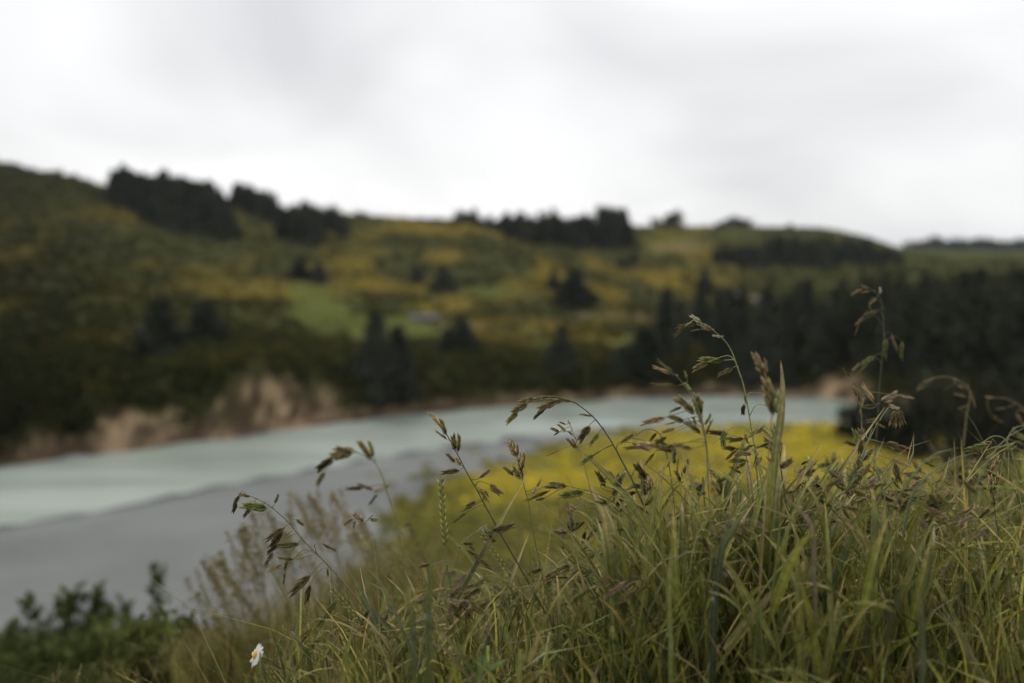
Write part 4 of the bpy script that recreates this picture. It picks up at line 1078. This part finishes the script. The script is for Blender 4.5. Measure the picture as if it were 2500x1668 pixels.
# ------------------------------------------------------------------ daisy
def daisy(label, px, py, s, nrm, Rr=.0115):
    c = pix(px, py, s)
    gpt = near_ground(px + 60, s + .03); base = np.array([gpt[0], gpt[1], gpt[2]])
    e = thing('daisy', label, 'daisy', base)
    nrm = Vector(nrm).normalized(); q = nrm.to_track_quat('Z', 'Y'); Mq = Matrix.Translation(Vector(c - base)) @ q.to_matrix().to_4x4()
    rg = random.Random(3)
    for k in range(17):
        th = k * 2 * math.pi / 17 + rg.uniform(-.08, .08); L = Rr * rg.uniform(.85, 1.1); dp = rg.uniform(-.35, .05)
        mb = MB(); t = np.linspace(0, 1, 6)
        P = np.stack([(.25 + .75 * t) * L, 0 * t, dp * L * t ** 2 * .8], -1)
        wd = L * .36 * np.sin(np.pi * (.15 + .72 * t)) ** .7
        ribbon(mb, P, wd, (.78, .78, .78), (0, 1, 0), .08, 1.0)
        o = obj('petal', mb.build('petal', M_PETAL, True), e); o.matrix_local = Mq @ Matrix.Rotation(th, 4, 'Z')
    mb = MB()
    V = [(0, 0, Rr * .20)]; fc = []
    for r_, z_ in ((.2, .17), (.33, .10), (.38, .0)):
        for j in range(12):
            a = j * math.pi / 6; V.append((Rr * r_ * math.cos(a), Rr * r_ * math.sin(a), Rr * z_))
    for j in range(12):
        fc.append((0, 1 + j, 1 + (j + 1) % 12))
        for l in range(2): fc.append((1 + l * 12 + j, 13 + l * 12 + j, 13 + l * 12 + (j + 1) % 12, 1 + l * 12 + (j + 1) % 12))
    mb.add(V, fc, (.72, .42, .02))
    o = obj('flower_centre', mb.build('flower_centre', M_PETAL, True), e); o.matrix_local = Mq
    mb = MB(); A = c - base; n_ = np.array(nrm)
    tube(mb, curve([A, A - n_ * .02 + np.array([0.004, 0, -.006]), A - n_ * .03 + np.array([.02, .005, -.05]), np.array([0., 0, 0])], 12), np.linspace(.0007, .001, 12), (.07, .085, .04), 5)
    tube(mb, np.stack([A - n_ * .004, A - n_ * .001, A]), np.array([.001, .0035, .0035]), (.08, .10, .04), 8)
    obj('stem', mb.build('stem', M_STEM, True), e)
daisy('white daisy with a yellow centre low in the grass at left', 624, 1600, 1.04, (-0.80, -0.40, 0.45), .0122)

# ------------------------------------------------------------------ airy panicle grasses (blurred, brown)
def panicle_mesh(seed, key):
    rg = np.random.default_rng(seed); mb = MB(); k, m_, t_ = [np.array(c) * np.array((.95, 1.0, .8)) for c in PAL[key]]
    tube(mb, np.array([(0, 0, 0), (.012, 0, .5), (.05, 0, 1)]), np.array([.006, .005, .002]), k * .6, 4)
    for i in range(70):
        f = rg.random() ** .8; th = rg.random() * 6.28; r_ = .20 * (1 - f * .82) * rg.uniform(.2, 1)
        b = np.array([.012 + .04 * f, 0, f * .95]); q = b + r_ * np.array([math.cos(th), math.sin(th), rg.uniform(.2, .8)])
        V, Fc = lance(.050, .020, .008); V = rotY(V, rg.normal(0, .7)) + q
        mb.add(V, Fc, np.stack([m_, m_, k, m_, k, t_]) * rg.uniform(.8, 1.2))
        tube(mb, np.stack([b, (b + q) / 2 + [0, 0, .01], q]), .0022, k * .6, 3)
    return mb.build('panicle', M_SPIKE)
PAN = [panicle_mesh(1, 'tan'), panicle_mesh(2, 'olive'), panicle_mesh(3, 'tan'), panicle_mesh(4, 'olive')]
def panicle(px, tip, s, L, label, group, v=None):
    T = pix(px, tip, s); lean = rs.uniform(-.75, .05)
    B = T - np.array([lean * L, rs.uniform(-.02, .02), L])
    g_ = near_ground(px + 40, s + .05); foot = g_
    if foot[2] > B[2] - .05: foot = foot - np.array([0, 0, foot[2] - B[2] + .05])
    e = thing('panicle_grass', label, 'grass', foot, group)
    mb = MB(); tube(mb, curve([B - foot, (B - foot) * .55 + np.array([.01, 0, 0]), np.zeros(3)], 8), np.linspace(.0006, .0011, 8), STEMC['tan'], 4)
    obj('stem', mb.build('stem', M_STEM, True), e)
    o = obj('panicle', PAN[rs.randint(0, 3) if v is None else v], e); o.matrix_local = Matrix.Translation(-Vector(foot)) @ orient(B, T, rs.uniform(0, 6))
for i in range(60):
    px = 455 + 430 * (i + rs.random()) / 60
    tip = np.interp(px, [450, 520, 600, 700, 800, 900], [1385, 1310, 1240, 1190, 1175, 1230]) + abs(rs.gauss(0, 75))
    panicle(px, tip, rs.uniform(1.9, 2.6), rs.uniform(.10, .17), 'airy brown blurred grass plume behind the leftmost seed head', 'airy plumes left of centre')
for i in range(14):
    px = rs.uniform(110, 560)
    panicle(px, rs.uniform(1610, 1650), rs.uniform(1.25, 1.5), rs.uniform(.025, .04), 'small pale blurred seed head along the bottom edge left of the daisy', 'small seed heads at the bottom left')
for i in range(40):
    px = rs.uniform(880, 1750)
    tip = np.interp(px, [880, 1100, 1400, 1750], [1260, 1250, 1200, 1150]) + abs(rs.gauss(0, 70))
    panicle(px, tip, rs.uniform(1.7, 2.6), rs.uniform(.08, .15), 'blurred brown grass plume against the yellow flower flat', 'airy plumes before the flower flat')

# ------------------------------------------------------------------ loose seed heads filling the right-hand grass
for i in range(40):
    rr = rs.random()
    px = rs.uniform(1480, 2480) if i < 30 else rs.uniform(760, 1480)
    top = np.interp(px, [760, 1000, 1300, 1500, 1700, 1900, 2150, 2500], [1460, 1400, 1330, 1240, 1150, 1120, 1090, 1060]) + abs(rs.gauss(0, 130))
    s = rs.choice((.95, 1.05, 1.1, 1.15, 1.25, 1.4, 1.6)) * rs.uniform(.97, 1.03)
    dr = rs.choice((-1, -1, 1)); h = rs.uniform(160, 260)
    stem = [(px + dr * 60, top + 22), (px + dr * 28, top + 2), (px, top + 14), (px - dr * 20, top + 70), (px - dr * 34, top + 150), (px - dr * 45, top + h)]
    spk = []
    for k in range(rs.randint(6, 10)):
        t = rs.random()
        bx = px + dr * (70 - 110 * t) + rs.gauss(0, 16); by = top + 6 + 130 * t * rs.random() + rs.gauss(0, 10)
        an = rs.gauss(0.6, .6) * dr; L = rs.uniform(34, 58)
        bx2 = bx + dr * rs.uniform(0, 18)
        spk.append((bx2, by, bx2 + math.sin(an + dr * .5) * L, by + math.cos(an) * L * .8))
    lab = 'nodding seed head deep in the tangled grass right of centre' if i < 30 else 'nodding seed head low in the grass left of centre'
    head(lab, s, stem, spk, 'loose seed heads in the grass', rs.choice(('olive', 'green', 'tan', 'dark')), 1.8, leaves=1, mix=('olive', 'dark', 'tan', 'green', 'pink', 'olive'))

for i in range(20):
    px = 1530 + 44 * i + rs.gauss(0, 14) if i < 11 else rs.uniform(1980, 2480)
    top = np.interp(px, [1400, 1560, 1700, 1850, 2000, 2200, 2500], [1160, 1060, 985, 1000, 1060, 1040, 1030]) + abs(rs.gauss(20, 90))
    s = rs.uniform(1.0, 1.3) if i < 11 else rs.uniform(1.1, 1.7)
    dr = rs.choice((-1, -1, -1, 1)); h = rs.uniform(200, 300)
    up_ = rs.random() < .45
    if up_: stem = [(px + dr * 16, top), (px + dr * 8, top + 40), (px, top + 90), (px - dr * 12, top + 170), (px - dr * 24, top + h)]
    else: stem = [(px + dr * 70, top + 26), (px + dr * 34, top + 3), (px, top + 18), (px - dr * 18, top + 80), (px - dr * 30, top + 160), (px - dr * 40, top + h)]
    spk = []
    for k in range(rs.randint(6, 10)):
        t = rs.random(); L = rs.uniform(38, 62)
        if up_:
            bx = px + dr * (14 - 14 * t) + rs.gauss(0, 5); by = top + 8 + 95 * t; an = rs.gauss(.35, .35) * rs.choice((-1, 1))
            spk.append((bx, by, bx + math.sin(an) * L, by - math.cos(an) * L))
        else:
            bx = px + dr * (74 - 110 * t) + rs.gauss(0, 14); by = top + 8 + 110 * t * rs.random() + rs.gauss(0, 8); an = rs.gauss(1.0, .5) * dr
            spk.append((bx, by, bx + math.sin(an) * L, by + math.cos(an) * L * .8))
    lab = ('upright' if up_ else 'nodding') + (' seed head among the leafy clump right of centre' if i < 11 else ' seed head over the dense grass near the right edge')
    head(lab, s, stem, spk, 'seed heads of the clump', rs.choice(('olive', 'green', 'tan', 'dark')), 2.0, leaves=1, mix=('olive', 'tan', 'green', 'green', 'olive', 'dark'))

# ------------------------------------------------------------------ leafy upright stalks
def stalk_parts(seed):
    """a stem about 0.4 m tall with long ascending leaves; returns (stem mesh, [leaf meshes])"""
    rg = np.random.default_rng(seed); H = .40
    bx, by = rg.normal(0, .035), rg.normal(0, .03)
    z = np.linspace(0, H, 12); t = z / H
    S = np.stack([bx * t ** 2, by * t ** 2, z], -1)
    mb = MB(); gcol = np.array([(.135, .150, .033), (.165, .172, .038), (.105, .125, .035)][seed % 3])
    tube(mb, S, np.linspace(.0019, .0010, 12), gcol * 1.1, 6)
    for q in (3, 6, 8): tube(mb, S[q - 1:q + 1] * .5 + S[q:q + 2] * .5, .0020, gcol * .8, 6)
    leaves = []
    az = rg.random() * 6.28
    for k, q in enumerate((2, 3, 5, 6, 7, 8, 9, 10)):
        az += math.pi + rg.normal(0, .5); L = rg.uniform(.055, .14)
        o_ = np.array([math.cos(az), math.sin(az) * .7, 0]); up = np.array([0, 0, 1.0])
        sp = rg.uniform(.2, .9); dr = rg.uniform(0, .45)
        b0 = S[q]
        tt = np.linspace(0, 1, 10)
        P = b0 + o_ * (L * (sp * tt + dr * tt ** 3 * .7))[:, None] + up * (L * (tt * .95 - dr * tt ** 3 * .75))[:, None]
        m = MB(); tip = np.array([(.46, .36, .16), (.28, .28, .06), (.38, .28, .11)][int(rg.integers(0, 3))])  # dry straw tips, lightened to paint in sunlit highlights
        cc = mixc(gcol * min(np.exp(rg.normal(-.05, .5)), 1.5), tip, np.clip(tt * 1.8 - .8 + rg.normal(0, .25), 0, 1))
        wd = rg.uniform(.0045, .0085) * np.clip(.55 + tt * 2.2, 0, 1) * np.clip(1.02 - tt ** 2.4, .04, 1)
        ribbon(m, P, wd, cc, np.cross(o_, up) + rg.normal(0, .25, 3), .25)
        leaves.append(m.build('leaf', M_BLADE, True))
    return mb.build('stem', M_STEM, True), leaves
STK = [stalk_parts(40 + i) for i in range(12)]
def stalk(px, tp, s, label, group):
    x = (px - 1250) / F * s; g_ = near_ground(px, s)
    h = float(np.clip(zray(tp, s) - g_[2], .2, .75)); k = rs.randint(0, 11)
    e = thing('leafy_grass_stalk', label, 'grass', g_ - np.array([0, 0, .02]), group, rot=(rs.gauss(0, .05), rs.gauss(0, .09), rs.uniform(0, 6.28)), scale=(.4 + .6 * h / .5, .4 + .6 * h / .5, h / .44))
    obj('stem', STK[k][0], e)
    for m in STK[k][1]: obj('leaf', m, e)
for i in range(250):
    if i < 105:
        px = rs.gauss(1750, 170); tp = np.interp(px, [1400, 1600, 1750, 1900, 2100], [1190, 1060, 1000, 1030, 1090]) + abs(rs.gauss(0, 100))
        lb = 'upright leafy grass stalk in the tall clump right of centre'; s_ = rs.uniform(.96, 1.25)
    elif i < 185:
        px = rs.uniform(1900, 2520); tp = np.interp(px, [1900, 2200, 2520], [1140, 1110, 1080]) + abs(rs.gauss(0, 140)); s_ = rs.uniform(.95, 1.5)
        lb = 'upright leafy grass stalk in the dense grass at the right'
    else:
        px = rs.uniform(780, 1500); tp = np.interp(px, [780, 1000, 1300, 1500], [1450, 1370, 1290, 1220]) + abs(rs.gauss(0, 110)); s_ = rs.uniform(.98, 1.3)
        lb = 'leafy grass stalk in the lower grass left of the tall clump'
    stalk(px, tp, s_, lb, 'leafy grass stalks')

# ------------------------------------------------------------------ the grass itself
TOPX = np.array([300, 450, 560, 640, 720, 900, 1100, 1300, 1500, 1700, 1900, 2100, 2300, 2500, 2900], float)
TOPY = np.array([1700, 1640, 1590, 1555, 1500, 1440, 1405, 1350, 1285, 1205, 1170, 1150, 1115, 1075, 1040], float)
def grass(n, s0, s1, wmin, wmax, hmin, hmax, px0, px1, seg=6, topadd=(0, 260), rng=np.random.default_rng(77), pal=None, clump=0.4, wild=1.0):
    s = np.sqrt(rng.uniform(s0 ** 2, s1 ** 2, n)); px = rng.uniform(px0, px1, n)
    x = (px - 1250) / F * s; y = s * CP - 0.7 * SP
    z = z_near(x, y)
    y = s * CP + (z - CZ + s * SP) / CP * SP
    ok = y < np.clip(1.75 + .62 * x, 1.05, 4.2) + 1.2
    top = np.interp(px, TOPX, TOPY) + topadd[0] + (topadd[1] - topadd[0]) * rng.random(n) ** 1.3 * np.where(fbm(x * 5, y * 5, 2) > .5, .6, 1.1)
    zt = zray(top, s)
    h = np.clip((zt - z) , hmin, hmax)
    th = rng.uniform(0, 6.283, n); lean = h * np.abs(rng.normal(0, .38, n)) * wild
    ben = rng.random(n) ** 3.5
    dx, dy = np.cos(th) * lean - .05 * h, np.sin(th) * lean
    t = np.linspace(0, 1, seg)[None, :]
    # bending: rises, then tips over
    up = np.sin(np.minimum(t * (1 + .75 * ben[:, None]), 1.9) * math.pi / 2)
    X = x[:, None] + dx[:, None] * t ** 1.8 * (1 + ben[:, None]) + (rng.normal(0, .012, n))[:, None] * np.sin(t * 4)
    Y = y[:, None] + dy[:, None] * t ** 1.8 * (1 + ben[:, None])
    Z = z[:, None] - .01 + h[:, None] * np.where(t < .02, 0, up * (0.35 * t + .65 * np.minimum(t * 1.4, 1)))
    P = np.stack([X, Y, Z], -1)
    T = np.gradient(P, axis=1); T /= np.linalg.norm(T, axis=2)[..., None] + 1e-9
    ph = rng.uniform(0, 6.283, n)
    S0 = np.stack([np.cos(ph), np.sin(ph), 0 * ph], -1)[:, None, :] * np.ones((1, seg, 1))
    S = S0 - T * (T * S0).sum(2)[..., None]; S /= np.linalg.norm(S, axis=2)[..., None] + 1e-9
    Nn = np.cross(T, S)
    wd = rng.uniform(wmin, wmax, n)[:, None] * np.clip(1.05 - t ** 2.2, .05, 1) * np.clip(.5 + t * 2, 0, 1)
    V = np.stack([P - S * wd[..., None] / 2, P + Nn * wd[..., None] * .22, P + S * wd[..., None] / 2], 2)
    k = (np.arange(n)[:, None] * seg + np.arange(seg - 1)[None, :]) * 3
    f1 = np.stack([k, k + 1, k + 4, k + 3], -1); f2 = np.stack([k + 1, k + 2, k + 5, k + 4], -1)
    keep = ok
    f1, f2 = f1[keep].reshape(-1, 4), f2[keep].reshape(-1, 4)
    pal = np.array(pal)
    ci = rng.integers(0, len(pal), n)
    c = pal[ci] * (0.35 + 1.75 * rng.random((n, 1)) ** 1.8)
    tipc = np.where(rng.random((n, 1)) < .35, np.array([[.26, .20, .10]]), c * 1.25)
    cc = c[:, None, :] * (1 - t[..., None] ** 3) + tipc[:, None, :] * t[..., None] ** 3
    cc = np.repeat(cc[:, :, None, :], 3, axis=2)
    return V.reshape(-1, 3), np.vstack([f1, f2]), cc.reshape(-1, 3)
PALG = [(.125, .15, .03), (.13, .155, .032), (.18, .205, .038), (.09, .115, .028), (.24, .25, .046), (.13, .16, .058), (.24, .21, .052), (.29, .23, .08), (.37, .28, .11)]
PALY = [(.20, .17, .055), (.16, .155, .04), (.26, .20, .075), (.12, .13, .035)]
PALG = [(r * 1.08, g * 1.02, b_ * .92) for r, g, b_ in PALG]
PALD = [(.034, .038, .014), (.045, .050, .017), (.055, .045, .023), (.04, .034, .02), (.07, .08, .022)]  # old thatch colours, darkened to paint shade into the gaps low down
def straws(n, s0, s1, px0, px1, rng=np.random.default_rng(99)):
    '''fallen and leaning stalks lying through the sward'''
    s = np.sqrt(rng.uniform(s0 ** 2, s1 ** 2, n)); px = rng.uniform(px0, px1, n)
    top = np.interp(px, TOPX, TOPY) + 15 + 330 * rng.random(n)
    C = pix(px, top, s)
    el = rng.normal(.65, .5, n); az = rng.uniform(0, 6.283, n); L = rng.uniform(.04, .14, n)
    D = np.stack([np.cos(el) * np.cos(az), np.cos(el) * np.sin(az) * .6, np.sin(el)], -1)
    t = np.linspace(-.5, .5, 6)[None, :, None]
    P = C[:, None] + D[:, None] * t * L[:, None, None] + np.array([0, 0, -1.0]) * (t ** 2) * (L * rng.uniform(0, .9, n))[:, None, None]
    gz = z_near(P[..., 0], P[..., 1]); P[..., 2] = np.maximum(P[..., 2], gz + .01)
    T = np.gradient(P, axis=1); T /= np.linalg.norm(T, axis=2)[..., None] + 1e-9
    S0 = rng.normal(size=(n, 1, 3)) * np.ones((1, 6, 1))
    S = S0 - T * (T * S0).sum(2)[..., None]; S /= np.linalg.norm(S, axis=2)[..., None] + 1e-9
    Nn = np.cross(T, S)
    wd = rng.uniform(.0010, .0034, n)[:, None] * np.clip(1.1 - (np.linspace(0, 1, 6)[None, :]) ** 2, .08, 1)
    V = np.stack([P - S * wd[..., None] / 2, P + Nn * wd[..., None] * .25, P + S * wd[..., None] / 2], 2)
    k = (np.arange(n)[:, None] * 6 + np.arange(5)[None, :]) * 3
    f = np.concatenate([np.stack([k, k + 1, k + 4, k + 3], -1).reshape(-1, 4), np.stack([k + 1, k + 2, k + 5, k + 4], -1).reshape(-1, 4)])
    c = np.array(PALG)[rng.integers(0, 9, n)] * rng.uniform(.6, 1.6, (n, 1))
    return V.reshape(-1, 3), f, np.repeat(c, 18, axis=0)
def near_grass(n, rng=np.random.default_rng(55)):
    '''sward in front of and around the camera, below the field of view'''
    x = rng.uniform(-1.3, 1.5, n); y = rng.uniform(-1.2, .74, n)
    z = z_near(x, y); s = y * CP + .7 * SP
    zt = np.where(s > .1, zray(1775, np.maximum(s, .1)), 24.75)
    h = np.clip(np.minimum(zt - z, rng.uniform(.25, .5, n)), .05, .5)
    az = rng.uniform(0, 6.283, n); ln = h * rng.uniform(0, .25, n)
    t = np.linspace(0, 1, 4)[None, :]
    P = np.stack([x[:, None] + np.cos(az)[:, None] * ln[:, None] * t ** 2, y[:, None] + np.sin(az)[:, None] * ln[:, None] * t ** 2 * .4, z[:, None] + h[:, None] * t], -1)
    ph = rng.uniform(0, 6.283, n); S = np.stack([np.cos(ph), np.sin(ph), 0 * ph], -1)[:, None, :]
    wd = (rng.uniform(.003, .008, n)[:, None] * (1.05 - t ** 2))[..., None]
    V = np.stack([P - S * wd / 2, P + S * wd / 2], 2)
    k = (np.arange(n)[:, None] * 4 + np.arange(3)[None, :]) * 2
    f = np.stack([k, k + 1, k + 3, k + 2], -1).reshape(-1, 4)
    c = np.array(PALG)[rng.integers(0, 7, n)]
    return V.reshape(-1, 3), f, np.repeat(c, 8, axis=0)
parts = [grass(3000, .82, 2.4, .0014, .0034, .10, .42, 600, 2900, pal=PALG, wild=.7),
         grass(4600, .85, 2.4, .0036, .0080, .12, .44, 660, 2900, pal=PALG[:7], topadd=(10, 300), seg=8, wild=.7),
         grass(8000, 1.6, 4.6, .0016, .0040, .10, .40, 560, 3100, pal=PALG, topadd=(-10, 200), wild=.8),
         grass(5000, 1.8, 2.8, .0014, .0030, .15, .80, 430, 1050, pal=PALY, topadd=(-120, 160), wild=.6),
         grass(8000, .78, 1.8, .0010, .0026, .05, .24, 520, 2900, pal=PALD, topadd=(150, 460), wild=1.8),
         straws(900, .9, 1.7, 660, 2800), near_grass(11000)]
off = 0; Vs, Fs, Cs = [], [], []
for a, b, c in parts:
    Vs.append(a); Fs.append(b + off); Cs.append(c); off += len(a)
o = obj('grass', mesh('grass', np.concatenate(Vs), np.concatenate(Fs), np.concatenate(Cs), M_BLADE, True))
tag(o, 'dense tangled green meadow grass covering the bank top', 'grass', kind='stuff')
